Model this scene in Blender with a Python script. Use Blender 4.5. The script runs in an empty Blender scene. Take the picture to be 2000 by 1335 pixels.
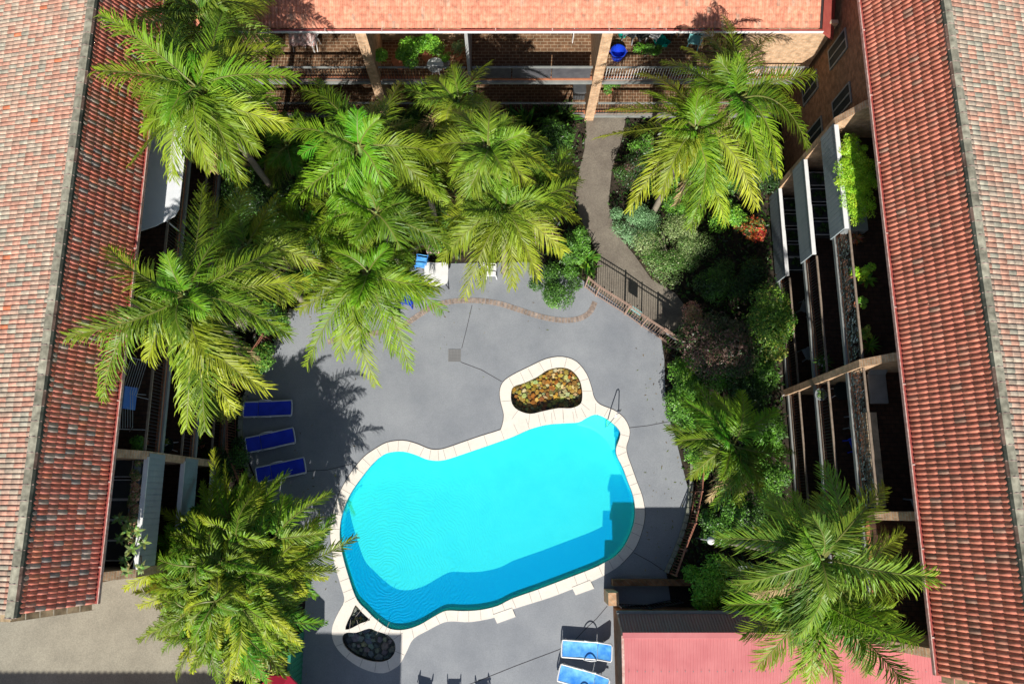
import bpy, math, random
import numpy as np
from mathutils import Vector, Matrix
from mathutils.geometry import tessellate_polygon
R = math.radians
scene = bpy.context.scene
COL = scene.collection

# ------------------------------------------------------------------ camera, sky, sun, exposure
H, FPX, U0, V0 = 31.0, 1449.0, 988.0, 667.5
TH = R(12.1)
cd = bpy.data.cameras.new('camera'); cam = bpy.data.objects.new('camera', cd); COL.objects.link(cam)
cam.location = (0, 0, H); cam.rotation_euler = (TH, 0, 0)
cd.sensor_width = 36; cd.lens = FPX/2000*36; cd.shift_x = (1000-U0)/2000; cd.clip_end = 2000
scene.camera = cam
SUN_EL, SUN_AZ = R(38.0), R(3.5)          # azimuth measured west of south
w = bpy.data.worlds.new('World'); scene.world = w; w.use_nodes = True
nt = w.node_tree; nt.nodes.clear()
sk = nt.nodes.new('ShaderNodeTexSky'); sk.sky_type = 'NISHITA'; sk.sun_disc = False
sk.sun_elevation = SUN_EL; sk.sun_rotation = math.pi + SUN_AZ
bg = nt.nodes.new('ShaderNodeBackground'); bg.inputs[1].default_value = 0.068
wo = nt.nodes.new('ShaderNodeOutputWorld')
nt.links.new(sk.outputs[0], bg.inputs[0]); nt.links.new(bg.outputs[0], wo.inputs[0])
sd = bpy.data.lights.new('sun', 'SUN'); sd.energy = 4.9; sd.angle = R(0.5); sd.color = (1, .955, .88)
sun = bpy.data.objects.new('sun', sd); COL.objects.link(sun)
sdir = Vector((-math.cos(SUN_EL)*math.sin(SUN_AZ), -math.cos(SUN_EL)*math.cos(SUN_AZ), math.sin(SUN_EL)))
sun.rotation_euler = sdir.to_track_quat('Z', 'Y').to_euler(); sun.location = (-10, -40, 50)
scene.view_settings.view_transform = 'Standard'; scene.view_settings.look = 'None'
scene.view_settings.exposure = 0.42; scene.view_settings.gamma = 1
scene.render.engine = 'CYCLES'
scene.render.resolution_x = 1024; scene.render.resolution_y = 683
scene.cycles.max_bounces = 8; scene.cycles.transparent_max_bounces = 12

rnd = random.Random(7)
nr = np.random.default_rng(7)

# ------------------------------------------------------------------ measured photo point -> place in the world
def ray(u, v):
    a, b = (u-U0)/FPX, (v-V0)/FPX
    return Vector((a, math.sin(TH)-b*math.cos(TH), -math.cos(TH)-b*math.sin(TH)))
def P(u, v, h=0.0):
    d = ray(u, v); t = (H-h)/-d.z
    return Vector((d.x*t, d.y*t, h))
def PX(u, v, X):
    d = ray(u, v); t = X/d.x
    return Vector((X, d.y*t, H+d.z*t))
def PP(lst, h=0.0): return [P(u, v, h) for u, v in lst]

# ------------------------------------------------------------------ materials
def mat(name, c1, c2=None, rough=.7, scale=3.0, bump=0, bscale=None, fine=0, metal=0, spec=.4, coat=0):
    m = bpy.data.materials.new(name); m.use_nodes = True
    n, l = m.node_tree.nodes, m.node_tree.links
    b = n['Principled BSDF']; b.inputs['Roughness'].default_value = rough
    b.inputs['Metallic'].default_value = metal; b.inputs['Specular IOR Level'].default_value = spec
    b.inputs['Coat Weight'].default_value = coat
    if c2 is None: c2 = tuple(x*.8 for x in c1)
    geo = n.new('ShaderNodeNewGeometry')
    t = n.new('ShaderNodeTexNoise'); t.inputs['Scale'].default_value = scale; t.inputs['Detail'].default_value = 6
    t.inputs['Roughness'].default_value = .62
    l.new(geo.outputs['Position'], t.inputs['Vector'])
    r = n.new('ShaderNodeValToRGB'); r.color_ramp.elements[0].position = .33; r.color_ramp.elements[1].position = .67
    r.color_ramp.elements[0].color = (*c1, 1); r.color_ramp.elements[1].color = (*c2, 1)
    l.new(t.outputs[0], r.inputs[0]); out = r.outputs[0]
    if fine:
        t2 = n.new('ShaderNodeTexNoise'); t2.inputs['Scale'].default_value = 22; t2.inputs['Detail'].default_value = 3
        l.new(geo.outputs['Position'], t2.inputs['Vector'])
        mr = n.new('ShaderNodeMapRange'); mr.inputs[1].default_value = .3; mr.inputs[2].default_value = .7
        mr.inputs[3].default_value = 1-fine; mr.inputs[4].default_value = 1+fine
        l.new(t2.outputs[0], mr.inputs[0])
        mx = n.new('ShaderNodeMix'); mx.data_type = 'RGBA'; mx.blend_type = 'MULTIPLY'; mx.inputs[0].default_value = 1
        l.new(out, mx.inputs[6]); l.new(mr.outputs[0], mx.inputs[7]); out = mx.outputs[2]
    l.new(out, b.inputs['Base Color'])
    if bump:
        t3 = n.new('ShaderNodeTexNoise'); t3.inputs['Scale'].default_value = bscale or scale*6; t3.inputs['Detail'].default_value = 5
        l.new(geo.outputs['Position'], t3.inputs['Vector'])
        bp = n.new('ShaderNodeBump'); bp.inputs['Strength'].default_value = bump; bp.inputs['Distance'].default_value = .02
        l.new(t3.outputs[0], bp.inputs['Height']); l.new(bp.outputs[0], b.inputs['Normal'])
    return m

def attr_mat(name, rough=.6, spec=.4, trans=0, dirt=.25, dscale=4, bump=0):
    """colour comes from the mesh's own 'Col' attribute (each tile, leaf or stone has its own colour)"""
    m = bpy.data.materials.new(name); m.use_nodes = True
    n, l = m.node_tree.nodes, m.node_tree.links
    b = n['Principled BSDF']; b.inputs['Roughness'].default_value = rough; b.inputs['Specular IOR Level'].default_value = spec
    a = n.new('ShaderNodeAttribute'); a.attribute_name = 'Col'
    geo = n.new('ShaderNodeNewGeometry')
    t = n.new('ShaderNodeTexNoise'); t.inputs['Scale'].default_value = dscale; t.inputs['Detail'].default_value = 5
    l.new(geo.outputs['Position'], t.inputs['Vector'])
    mr = n.new('ShaderNodeMapRange'); mr.inputs[1].default_value = .3; mr.inputs[2].default_value = .7
    mr.inputs[3].default_value = 1-dirt; mr.inputs[4].default_value = 1+dirt
    l.new(t.outputs[0], mr.inputs[0])
    mx = n.new('ShaderNodeMix'); mx.data_type = 'RGBA'; mx.blend_type = 'MULTIPLY'; mx.inputs[0].default_value = 1
    l.new(a.outputs['Color'], mx.inputs[6]); l.new(mr.outputs[0], mx.inputs[7])
    l.new(mx.outputs[2], b.inputs['Base Color'])
    if bump:
        t3 = n.new('ShaderNodeTexNoise'); t3.inputs['Scale'].default_value = 30
        l.new(geo.outputs['Position'], t3.inputs['Vector'])
        bp = n.new('ShaderNodeBump'); bp.inputs['Strength'].default_value = bump; bp.inputs['Distance'].default_value = .01
        l.new(t3.outputs[0], bp.inputs['Height']); l.new(bp.outputs[0], b.inputs['Normal'])
    if trans:
        tr = n.new('ShaderNodeBsdfTranslucent'); l.new(mx.outputs[2], tr.inputs[0])
        ms = n.new('ShaderNodeMixShader'); ms.inputs[0].default_value = trans
        l.new(b.outputs[0], ms.inputs[1]); l.new(tr.outputs[0], ms.inputs[2])
        l.new(ms.outputs[0], n['Material Output'].inputs['Surface'])
    return m

def brick_mat(name, c1, c2, mortar, bw=.24, bh=.086, floor=False, mw=.012, rough=.85, dirt=.3):
    m = bpy.data.materials.new(name); m.use_nodes = True
    n, l = m.node_tree.nodes, m.node_tree.links
    b = n['Principled BSDF']; b.inputs['Roughness'].default_value = rough; b.inputs['Specular IOR Level'].default_value = .25
    geo = n.new('ShaderNodeNewGeometry'); sp = n.new('ShaderNodeSeparateXYZ'); l.new(geo.outputs['Position'], sp.inputs[0])
    cb = n.new('ShaderNodeCombineXYZ')
    if floor:
        l.new(sp.outputs[0], cb.inputs[0]); l.new(sp.outputs[1], cb.inputs[1])
    else:
        ad = n.new('ShaderNodeMath'); l.new(sp.outputs[0], ad.inputs[0]); l.new(sp.outputs[1], ad.inputs[1])
        l.new(ad.outputs[0], cb.inputs[0]); l.new(sp.outputs[2], cb.inputs[1])
    br = n.new('ShaderNodeTexBrick'); l.new(cb.outputs[0], br.inputs['Vector'])
    br.inputs['Scale'].default_value = 1; br.inputs['Brick Width'].default_value = bw; br.inputs['Row Height'].default_value = bh
    br.inputs['Mortar Size'].default_value = mw; br.inputs['Mortar Smooth'].default_value = .2
    br.inputs['Color1'].default_value = (*c1, 1); br.inputs['Color2'].default_value = (*c2, 1); br.inputs['Mortar'].default_value = (*mortar, 1)
    t = n.new('ShaderNodeTexNoise'); t.inputs['Scale'].default_value = 5; t.inputs['Detail'].default_value = 6
    l.new(geo.outputs['Position'], t.inputs['Vector'])
    mr = n.new('ShaderNodeMapRange'); mr.inputs[1].default_value = .3; mr.inputs[2].default_value = .7
    mr.inputs[3].default_value = 1-dirt; mr.inputs[4].default_value = 1+dirt
    l.new(t.outputs[0], mr.inputs[0])
    mx = n.new('ShaderNodeMix'); mx.data_type = 'RGBA'; mx.blend_type = 'MULTIPLY'; mx.inputs[0].default_value = 1
    l.new(br.outputs['Color'], mx.inputs[6]); l.new(mr.outputs[0], mx.inputs[7])
    l.new(mx.outputs[2], b.inputs['Base Color'])
    bp = n.new('ShaderNodeBump'); bp.inputs['Strength'].default_value = .6; bp.inputs['Distance'].default_value = .006; bp.invert = True
    l.new(br.outputs['Fac'], bp.inputs['Height']); l.new(bp.outputs[0], b.inputs['Normal'])
    return m

M = {}
M['tile'] = attr_mat('roof_tile', rough=.75, spec=.3, dirt=.28, dscale=7, bump=.3)
M['ridge'] = attr_mat('mossy_ridge_tile', rough=.85, spec=.2, dirt=.45, dscale=5, bump=.4)
M['leaf'] = attr_mat('leaf', rough=.42, spec=.5, trans=.28, dirt=.18, dscale=3)
M['palm'] = attr_mat('palm_leaf', rough=.45, spec=.35, trans=.32, dirt=.15, dscale=2)
M['stone'] = attr_mat('stone', rough=.45, spec=.5, dirt=.35, dscale=9, bump=.3)
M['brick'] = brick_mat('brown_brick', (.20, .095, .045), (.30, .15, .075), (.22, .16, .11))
M['brick_lit'] = brick_mat('sunlit_tan_brick', (.46, .27, .15), (.56, .35, .21), (.50, .40, .28))  # paler copy of the brick for sunlit walls, sunlight put into the colour
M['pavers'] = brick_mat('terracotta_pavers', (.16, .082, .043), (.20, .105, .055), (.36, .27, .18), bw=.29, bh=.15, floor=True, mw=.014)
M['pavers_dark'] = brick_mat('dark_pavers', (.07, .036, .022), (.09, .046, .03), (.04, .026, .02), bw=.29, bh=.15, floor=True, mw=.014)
M['deck'] = mat('painted_deck', (.205, .221, .245), (.282, .298, .318), rough=.75, scale=.5, bump=.3, bscale=60, fine=.09)
M['path'] = mat('aggregate_path', (.155, .13, .105), (.225, .195, .155), rough=.9, scale=1.1, bump=.4, bscale=70, fine=.2)
M['drive'] = mat('aggregate_driveway', (.27, .25, .195), (.345, .32, .25), rough=.9, scale=.8, bump=.4, bscale=60, fine=.16)
M['soil'] = mat('soil', (.018, .013, .008), (.045, .033, .022), rough=.95, scale=2.5, bump=.8, bscale=12, fine=.3)
M['coping'] = mat('cream_coping', (.74, .68, .60), (.80, .745, .665), rough=.6, scale=2.5, fine=.05)
M['joint'] = mat('grout', (.34, .30, .26), rough=.9)
M['djoint'] = mat('dark_joint', (.05, .045, .05), rough=.9)
M['white'] = mat('white_paint', (.78, .78, .77), (.70, .70, .69), rough=.45, scale=4)
M['fabric_white'] = mat('white_canvas', (.74, .75, .77), (.68, .70, .73), rough=.8, scale=2)
M['panel'] = mat('grey_blue_panel', (.25, .30, .325), (.31, .36, .38), rough=.6, scale=2)
M['greytrim'] = mat('grey_trim', (.19, .21, .205), (.27, .275, .26), rough=.6, scale=3)
M['render'] = mat('grey_render', (.30, .31, .31), (.38, .38, .37), rough=.8, scale=2)
M['rail'] = mat('brown_metal', (.30, .19, .145), (.38, .26, .20), rough=.5, scale=5)
M['rust'] = mat('rust_red_metal', (.26, .10, .06), (.34, .15, .10), rough=.6, scale=6)
M['black'] = mat('black_metal', (.02, .02, .022), (.035, .035, .04), rough=.4)
M['dark'] = mat('dark_grey_plastic', (.05, .055, .06), (.08, .085, .09), rough=.5)
M['steel'] = mat('stainless_steel', (.7, .7, .7), (.6, .6, .6), rough=.22, metal=1)
M['glass'] = mat('dark_glass', (.012, .022, .024), (.02, .032, .034), rough=.6, spec=.1)
M['blue'] = mat('blue_sling', (.012, .045, .66), (.008, .03, .52), rough=.55, scale=3)
M['skyblue'] = mat('sun_faded_sling', (.03, .24, .84), (.16, .52, .88), rough=.5, scale=3.2)
M['blue2'] = mat('blue_plastic', (.01, .05, .55), rough=.4)
M['towel'] = mat('blue_towel', (.10, .24, .68), (.13, .30, .74), rough=.95, scale=4)
M['teal'] = mat('teal_plastic', (.0, .45, .36), rough=.4)
M['lightteal'] = mat('pale_teal_plastic', (.25, .62, .62), rough=.4)
M['clay'] = mat('terracotta_pot', (.42, .17, .09), (.34, .13, .07), rough=.8, scale=8)
M['greypot'] = mat('grey_pot', (.25, .27, .28), rough=.7)
M['wood'] = mat('grey_timber', (.20, .15, .11), (.28, .22, .17), rough=.8, scale=8)
M['bark'] = mat('palm_trunk_bark', (.20, .17, .13), (.30, .26, .20), rough=.9, scale=4, bump=.5)
M['shaft'] = mat('green_crownshaft', (.13, .22, .05), (.18, .28, .07), rough=.45)
M['gutter'] = mat('red_gutter', (.30, .06, .05), (.38, .09, .07), rough=.5, scale=3)
M['gutter_top'] = mat('worn_gutter_edge', (.66, .50, .44), (.42, .20, .16), rough=.6, scale=9)
M['tar'] = mat('dark_mortar', (.03, .02, .02), rough=.9)
M['pinkroof'] = mat('pink_roof_metal', (.50, .155, .16), (.57, .20, .20), rough=.42, scale=1.2)
M['pinkroof_shaded'] = mat('pink_roof_shaded_side', (.30, .16, .16), (.22, .16, .17), rough=.4, scale=1.2)  # same pink metal on the slope facing away from the sun, shade mixed into colour
M['greenwall'] = mat('green_metal_fence', (.03, .21, .12), (.04, .26, .15), rough=.5)
M['red'] = mat('red_canvas', (.70, .02, .07), (.62, .02, .06), rough=.7)
M['poolwall'] = mat('pool_shell', (.18, .74, .78), (.22, .80, .83), rough=.7, scale=1.5)
M['shelf'] = mat('pale_pool_step', (.42, .95, .88), (.46, .97, .9), rough=.7, scale=1.5)
M['tile_edge'] = mat('waterline_tile', (.05, .45, .60), rough=.4)
M['mortar'] = mat('pond_mortar', (.10, .085, .045), (.17, .13, .07), rough=.8, scale=9)
M['mortar2'] = mat('pond_mortar_dark', (.05, .06, .05), (.10, .11, .09), rough=.8, scale=9)
M['pink'] = mat('pink_cloth', (.70, .34, .30), (.80, .74, .70), rough=.9, scale=7)
M['curb'] = mat('mossy_stone_kerb', (.22, .24, .18), (.36, .36, .30), rough=.9, scale=3)

def water_mat():
    m = bpy.data.materials.new('pool_water'); m.use_nodes = True
    n, l = m.node_tree.nodes, m.node_tree.links; n.clear()
    o = n.new('ShaderNodeOutputMaterial'); geo = n.new('ShaderNodeNewGeometry')
    tr = n.new('ShaderNodeBsdfTransparent'); tr.inputs[0].default_value = (.38, .70, .47, 1)
    df = n.new('ShaderNodeBsdfDiffuse'); df.inputs[0].default_value = (.0, .215, .49, 1)
    gl = n.new('ShaderNodeBsdfGlossy'); gl.inputs['Roughness'].default_value = .06
    # ripples: rings spreading from the return jet, and fine wavelets everywhere
    c = P(775, 1090)
    mp = n.new('ShaderNodeMapping'); mp.inputs['Location'].default_value = (-c.x, -c.y, 0)
    l.new(geo.outputs['Position'], mp.inputs[0])
    nz = n.new('ShaderNodeTexNoise'); nz.inputs['Scale'].default_value = 1.1; nz.inputs['Detail'].default_value = 2
    l.new(geo.outputs['Position'], nz.inputs['Vector'])
    vm = n.new('ShaderNodeVectorMath'); vm.operation = 'MULTIPLY_ADD'; vm.inputs[1].default_value = (.9, .9, 0)
    l.new(nz.outputs['Color'], vm.inputs[0]); l.new(mp.outputs[0], vm.inputs[2])
    wv = n.new('ShaderNodeTexWave'); wv.wave_type = 'RINGS'; wv.rings_direction = 'SPHERICAL'
    wv.inputs['Scale'].default_value = 2.4; wv.inputs['Distortion'].default_value = 2.5; wv.inputs['Detail'].default_value = 2
    wv.inputs['Detail Scale'].default_value = 1.6
    l.new(vm.outputs[0], wv.inputs['Vector'])
    ln = n.new('ShaderNodeVectorMath'); ln.operation = 'LENGTH'; l.new(mp.outputs[0], ln.inputs[0])
    fa = n.new('ShaderNodeMapRange'); fa.inputs[1].default_value = .6; fa.inputs[2].default_value = 5.0
    fa.inputs[3].default_value = 1; fa.inputs[4].default_value = .12; l.new(ln.outputs['Value'], fa.inputs[0])
    mu = n.new('ShaderNodeMath'); mu.operation = 'MULTIPLY'; l.new(wv.outputs['Fac'], mu.inputs[0]); l.new(fa.outputs[0], mu.inputs[1])
    n2 = n.new('ShaderNodeTexNoise'); n2.inputs['Scale'].default_value = 9; n2.inputs['Detail'].default_value = 3
    l.new(geo.outputs['Position'], n2.inputs['Vector'])
    ad = n.new('ShaderNodeMath'); ad.operation = 'MULTIPLY_ADD'; ad.inputs[1].default_value = .55
    l.new(n2.outputs[0], ad.inputs[0]); l.new(mu.outputs[0], ad.inputs[2])
    bp = n.new('ShaderNodeBump'); bp.inputs['Strength'].default_value = .4; bp.inputs['Distance'].default_value = .028
    l.new(ad.outputs[0], bp.inputs['Height'])
    l.new(bp.outputs[0], gl.inputs['Normal']); l.new(bp.outputs[0], df.inputs['Normal'])
    m1 = n.new('ShaderNodeAddShader')
    l.new(tr.outputs[0], m1.inputs[0]); l.new(df.outputs[0], m1.inputs[1])
    lw = n.new('ShaderNodeLayerWeight'); l.new(bp.outputs[0], lw.inputs['Normal'])
    pw = n.new('ShaderNodeMath'); pw.operation = 'POWER'; pw.inputs[1].default_value = 5; l.new(lw.outputs['Facing'], pw.inputs[0])
    fr = n.new('ShaderNodeMath'); fr.operation = 'MULTIPLY_ADD'; fr.inputs[1].default_value = .6; fr.inputs[2].default_value = .025; l.new(pw.outputs[0], fr.inputs[0])
    m2 = n.new('ShaderNodeMixShader'); l.new(fr.outputs[0], m2.inputs[0]); l.new(m1.outputs[0], m2.inputs[1]); l.new(gl.outputs[0], m2.inputs[2])
    l.new(m2.outputs[0], o.inputs['Surface'])
    return m
M['water'] = water_mat()

def pond_water():
    m = bpy.data.materials.new('pond_water'); m.use_nodes = True
    n, l = m.node_tree.nodes, m.node_tree.links; n.clear()
    o = n.new('ShaderNodeOutputMaterial')
    tr = n.new('ShaderNodeBsdfTransparent'); tr.inputs[0].default_value = (.92, .93, .87, 1)
    gl = n.new('ShaderNodeBsdfGlossy'); gl.inputs['Roughness'].default_value = .03
    lw = n.new('ShaderNodeLayerWeight')
    pw = n.new('ShaderNodeMath'); pw.operation = 'POWER'; pw.inputs[1].default_value = 5; l.new(lw.outputs['Facing'], pw.inputs[0])
    fr = n.new('ShaderNodeMath'); fr.operation = 'MULTIPLY_ADD'; fr.inputs[1].default_value = .6; fr.inputs[2].default_value = .025; l.new(pw.outputs[0], fr.inputs[0])
    m2 = n.new('ShaderNodeMixShader'); l.new(fr.outputs[0], m2.inputs[0]); l.new(tr.outputs[0], m2.inputs[1]); l.new(gl.outputs[0], m2.inputs[2])
    l.new(m2.outputs[0], o.inputs['Surface'])
    return m
M['pondwater'] = pond_water()

# ------------------------------------------------------------------ object helpers
def tag(o, label=None, cat=None, group=None, kind=None):
    if label: o['label'] = label
    if cat: o['category'] = cat
    if group: o['group'] = group
    if kind: o['kind'] = kind
    return o
def empty(name, loc, label, cat, group=None, rz=0):
    o = bpy.data.objects.new(name, None); COL.objects.link(o)
    o.location = loc; o.rotation_euler = (0, 0, rz); o.empty_display_size = .2
    return tag(o, label, cat, group)
def copy_tree(o, parent=None):
    c = o.copy(); COL.objects.link(c)
    if parent is not None: c.parent = parent
    for ch in list(o.children): copy_tree(ch, c)
    return c

class MB:
    def __init__(s): s.v = []; s.f = []; s.c = []
    def add(s, vs, fs, col=None):
        b = len(s.v); s.v += [tuple(x) for x in vs]; s.f += [tuple(b+i for i in f) for f in fs]
        if col is not None: s.c += [col]*len(vs)
    def box(s, x0, x1, y0, y1, z0, z1, col=None):
        if x0 > x1: x0, x1 = x1, x0
        if y0 > y1: y0, y1 = y1, y0
        s.add([(x0,y0,z0),(x1,y0,z0),(x1,y1,z0),(x0,y1,z0),(x0,y0,z1),(x1,y0,z1),(x1,y1,z1),(x0,y1,z1)],
              [(3,2,1,0),(4,5,6,7),(0,1,5,4),(1,2,6,5),(2,3,7,6),(3,0,4,7)], col)
    def bar(s, a, b, w, t, up=(0,0,1), col=None):
        """rectangular bar from a to b, width w across, thickness t along up"""
        a, b = Vector(a), Vector(b); d = (b-a)
        if d.length < 1e-6: return
        d.normalize(); u = Vector(up)
        if abs(d.dot(u)) > .98: u = Vector((1,0,0))
        sd_ = d.cross(u).normalized(); uu = sd_.cross(d).normalized()
        vs = []
        for p in (a, b):
            for q, r_ in ((-1,-1),(1,-1),(1,1),(-1,1)): vs.append(p+sd_*q*w/2+uu*r_*t/2)
        s.add(vs, [(0,1,2,3),(7,6,5,4),(0,4,5,1),(1,5,6,2),(2,6,7,3),(3,7,4,0)], col)
    def tube(s, pts, r, n=8, col=None, cap=True):
        pts = [Vector(p) for p in pts]; k = len(pts)
        rs = r if isinstance(r, (list, tuple)) else [r]*k
        vs = []; prev = None
        for i, p in enumerate(pts):
            d = (pts[min(i+1,k-1)]-pts[max(i-1,0)]).normalized()
            u = Vector((0,0,1)) if abs(d.z) < .9 else Vector((1,0,0))
            if prev is not None: u = prev
            a = d.cross(u).normalized(); b = a.cross(d).normalized(); prev = b
            for j in range(n):
                t = 2*math.pi*j/n; vs.append(p+a*math.cos(t)*rs[i]+b*math.sin(t)*rs[i])
        fs = [(i*n+j, i*n+(j+1)%n, (i+1)*n+(j+1)%n, (i+1)*n+j) for i in range(k-1) for j in range(n)]
        if cap: fs += [tuple(range(n-1,-1,-1)), tuple((k-1)*n+j for j in range(n))]
        s.add(vs, fs, col)
    def lathe(s, c, prof, n=16, col=None, sx=1, sy=1):
        c = Vector(c); vs = []
        for r_, z in prof:
            for j in range(n):
                t = 2*math.pi*j/n; vs.append(c+Vector((r_*math.cos(t)*sx, r_*math.sin(t)*sy, z)))
        fs = [(i*n+j, i*n+(j+1)%n, (i+1)*n+(j+1)%n, (i+1)*n+j) for i in range(len(prof)-1) for j in range(n)]
        fs += [tuple(range(n-1,-1,-1)), tuple((len(prof)-1)*n+j for j in range(n))]
        s.add(vs, fs, col)
    def prism(s, loops, z0, z1, bottom=False, top=True):
        """vertical prism of an outline with holes"""
        flat = [p for lp in loops for p in lp]
        tris = tessellate_polygon([[Vector((p[0],p[1],0)) for p in lp] for lp in loops])
        n = len(flat)
        if top:
            fs = []
            for t in tris:
                a, b, c = (flat[i] for i in t)
                ccw = (b[0]-a[0])*(c[1]-a[1])-(b[1]-a[1])*(c[0]-a[0]) > 0
                fs.append(t if ccw else t[::-1])
            s.add([(p[0],p[1],z1) for p in flat], fs)
        if bottom:
            s.add([(p[0],p[1],z0) for p in flat], [tuple(t) for t in tris])
        for lp in loops:
            m = len(lp)
            s.add([(p[0],p[1],z0) for p in lp]+[(p[0],p[1],z1) for p in lp], [(i,(i+1)%m,m+(i+1)%m,m+i) for i in range(m)])
    def build(s, name, m, parent=None, smooth=False, bevel=0, **tg):
        me = bpy.data.meshes.new(name)
        vs = s.v
        if parent is not None and not getattr(s, 'local', False):
            L = parent.location; vs = [(x-L.x, y-L.y, z-L.z) for x, y, z in vs]
        me.from_pydata(vs, [], s.f); me.update()
        if s.c and len(s.c) == len(s.v):
            ca = me.color_attributes.new('Col', 'FLOAT_COLOR', 'POINT')
            arr = np.ones((len(s.c), 4), np.float32); arr[:, :3] = np.array(s.c, np.float32)[:, :3]
            ca.data.foreach_set('color', arr.ravel())
        me.materials.append(m)
        if smooth: me.polygons.foreach_set('use_smooth', [True]*len(me.polygons))
        o = bpy.data.objects.new(name, me); COL.objects.link(o)
        if parent is not None: o.parent = parent
        if bevel:
            md = o.modifiers.new('bevel', 'BEVEL'); md.width = bevel; md.segments = 2; md.limit_method = 'ANGLE'
        if tg: tag(o, **tg)
        return o
def LMB():
    m = MB(); m.local = True; return m

def np_mesh(name, V, Fq, C, m, parent=None, smooth=False, **tg):
    me = bpy.data.meshes.new(name)
    if parent is not None:
        L = parent.location; V = V-np.array([L.x, L.y, L.z])
    k = Fq.shape[1]
    me.vertices.add(len(V)); me.vertices.foreach_set('co', V.astype(np.float32).ravel())
    me.loops.add(Fq.size); me.loops.foreach_set('vertex_index', Fq.astype(np.int32).ravel())
    me.polygons.add(len(Fq)); me.polygons.foreach_set('loop_start', np.arange(0, Fq.size, k, dtype=np.int32))
    me.polygons.foreach_set('loop_total', np.full(len(Fq), k, np.int32))
    if smooth: me.polygons.foreach_set('use_smooth', np.ones(len(Fq), bool))
    me.update(calc_edges=True); me.validate()
    if C is not None:
        ca = me.color_attributes.new('Col', 'FLOAT_COLOR', 'POINT')
        arr = np.ones((len(V), 4), np.float32); arr[:, :3] = C
        ca.data.foreach_set('color', arr.ravel())
    me.materials.append(m)
    o = bpy.data.objects.new(name, me); COL.objects.link(o)
    if parent is not None: o.parent = parent
    if tg: tag(o, **tg)
    return o

def smooth_loop(pts, n=6, closed=True):
    """Catmull-Rom through points"""
    k = len(pts); out = []
    rng = range(k) if closed else range(k-1)
    for i in rng:
        if closed: p = [pts[(i+j-1) % k] for j in range(4)]
        else: p = [pts[max(0, min(k-1, i+j-1))] for j in range(4)]
        for j in range(n):
            t = j/n
            out.append(.5*((2*p[1])+(p[2]-p[0])*t+(2*p[0]-5*p[1]+4*p[2]-p[3])*t*t+(3*p[1]-p[0]-3*p[2]+p[3])*t**3))
    if not closed: out.append(pts[-1].copy())
    return out
def inside(p, poly):
    x, y = p[0], p[1]; c = False; n = len(poly)
    for i in range(n):
        a, b = poly[i], poly[i-1]
        if (a[1] > y) != (b[1] > y) and x < (b[0]-a[0])*(y-a[1])/(b[1]-a[1])+a[0]: c = not c
    return c

# ------------------------------------------------------------------ ground, deck, path, driveway, pool, ponds
pool_px = [(732,901),(745,890),(760,883),(787,881),(813,888),(832,896),(851,899),(871,897),(905,886),(952,870),(1000,853),(1034,838),(1067,829),(1101,826),(1130,824),
           (1145,816),(1162,809),(1179,814),(1199,828),(1211,843),(1209,858),(1203,875),(1205,890),(1216,912),(1226,939),(1236,966),(1240,993),(1238,1020),(1229,1047),
           (1216,1070),(1201,1086),(1182,1097),(1158,1109),(1101,1131),(1051,1150),(1000,1168),(972,1182),(938,1190),(905,1192),(878,1191),(864,1194),(844,1205),(820,1219),
           (797,1227),(776,1229),(756,1224),(733,1207),(716,1190),(701,1175),(692,1158),(682,1128),(672,1094),(665,1060),(664,1033),(668,1006),(677,979),(689,956),(706,932),(720,914)]
pond1_px = [(998,770),(1003,755),(1025,747),(1050,735),(1070,722),(1095,717),(1115,722),(1130,738),(1136,757),(1137,778),(1132,790),(1115,797),(1090,797),(1060,803),(1035,808),(1012,801),(1000,788)]
pond2_px = [(669,1244),(677,1234),(696,1234),(721,1226),(736,1231),(758,1239),(771,1253),(772,1270),(762,1285),(743,1291),(718,1288),(692,1277),(674,1261)]
tri_px = [(694,1181),(699,1184),(709,1196),(720,1206),(723,1210),(705,1216),(688,1225),(675,1228),(679,1213),(687,1197)]
cop_px = [(702,902),(716,888),(732,877),(756,864),(787,860),(813,866),(835,875),(851,878),(870,875),(905,863),(940,851),(972,841),(979,836),(984,811),(978,785),(976,765),(982,747),(1000,733),(1034,716),(1067,701),(1098,697),(1125,706),
          (1145,730),(1155,757),(1160,776),(1172,790),(1199,801),(1219,817),(1229,838),(1228,855),(1223,872),(1225,888),(1232,908),(1243,939),(1254,969),(1259,1000),(1255,1030),
          (1243,1064),(1226,1087),(1202,1109),(1162,1131),(1110,1152),(1067,1168),(1000,1189),(972,1203),(921,1213),(888,1212),(867,1214),(837,1229),(808,1246),(795,1270),(783,1293),
          (772,1303),(749,1313),(719,1308),(689,1293),(662,1269),(650,1246),(650,1222),(661,1196),(673,1172),(668,1148),(655,1104),(647,1060),(646,1030),(653,995),(665,960),(682,929)]
pool = smooth_loop(PP(pool_px), 3); pond1 = smooth_loop(PP(pond1_px), 3)
pond2 = smooth_loop(PP(pond2_px), 3); tri = smooth_loop(PP(tri_px), 2); cop = smooth_loop(PP(cop_px), 3)
deck_px = [(575,602),(640,560),(760,530),(870,515),(1030,512),(1120,535),(1165,567),(1290,655),(1297,700),(1300,800),(1318,850),(1336,925),(1345,960),(1337,1020),(1301,1116),
           (1310,1175),(1200,1185),(1205,1480),(570,1480),(585,1335),(598,1160),(590,1060),(540,1000),(505,945),(478,880),(468,820),(478,772),(520,712),(555,655)]
deck = PP(deck_px)
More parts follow.
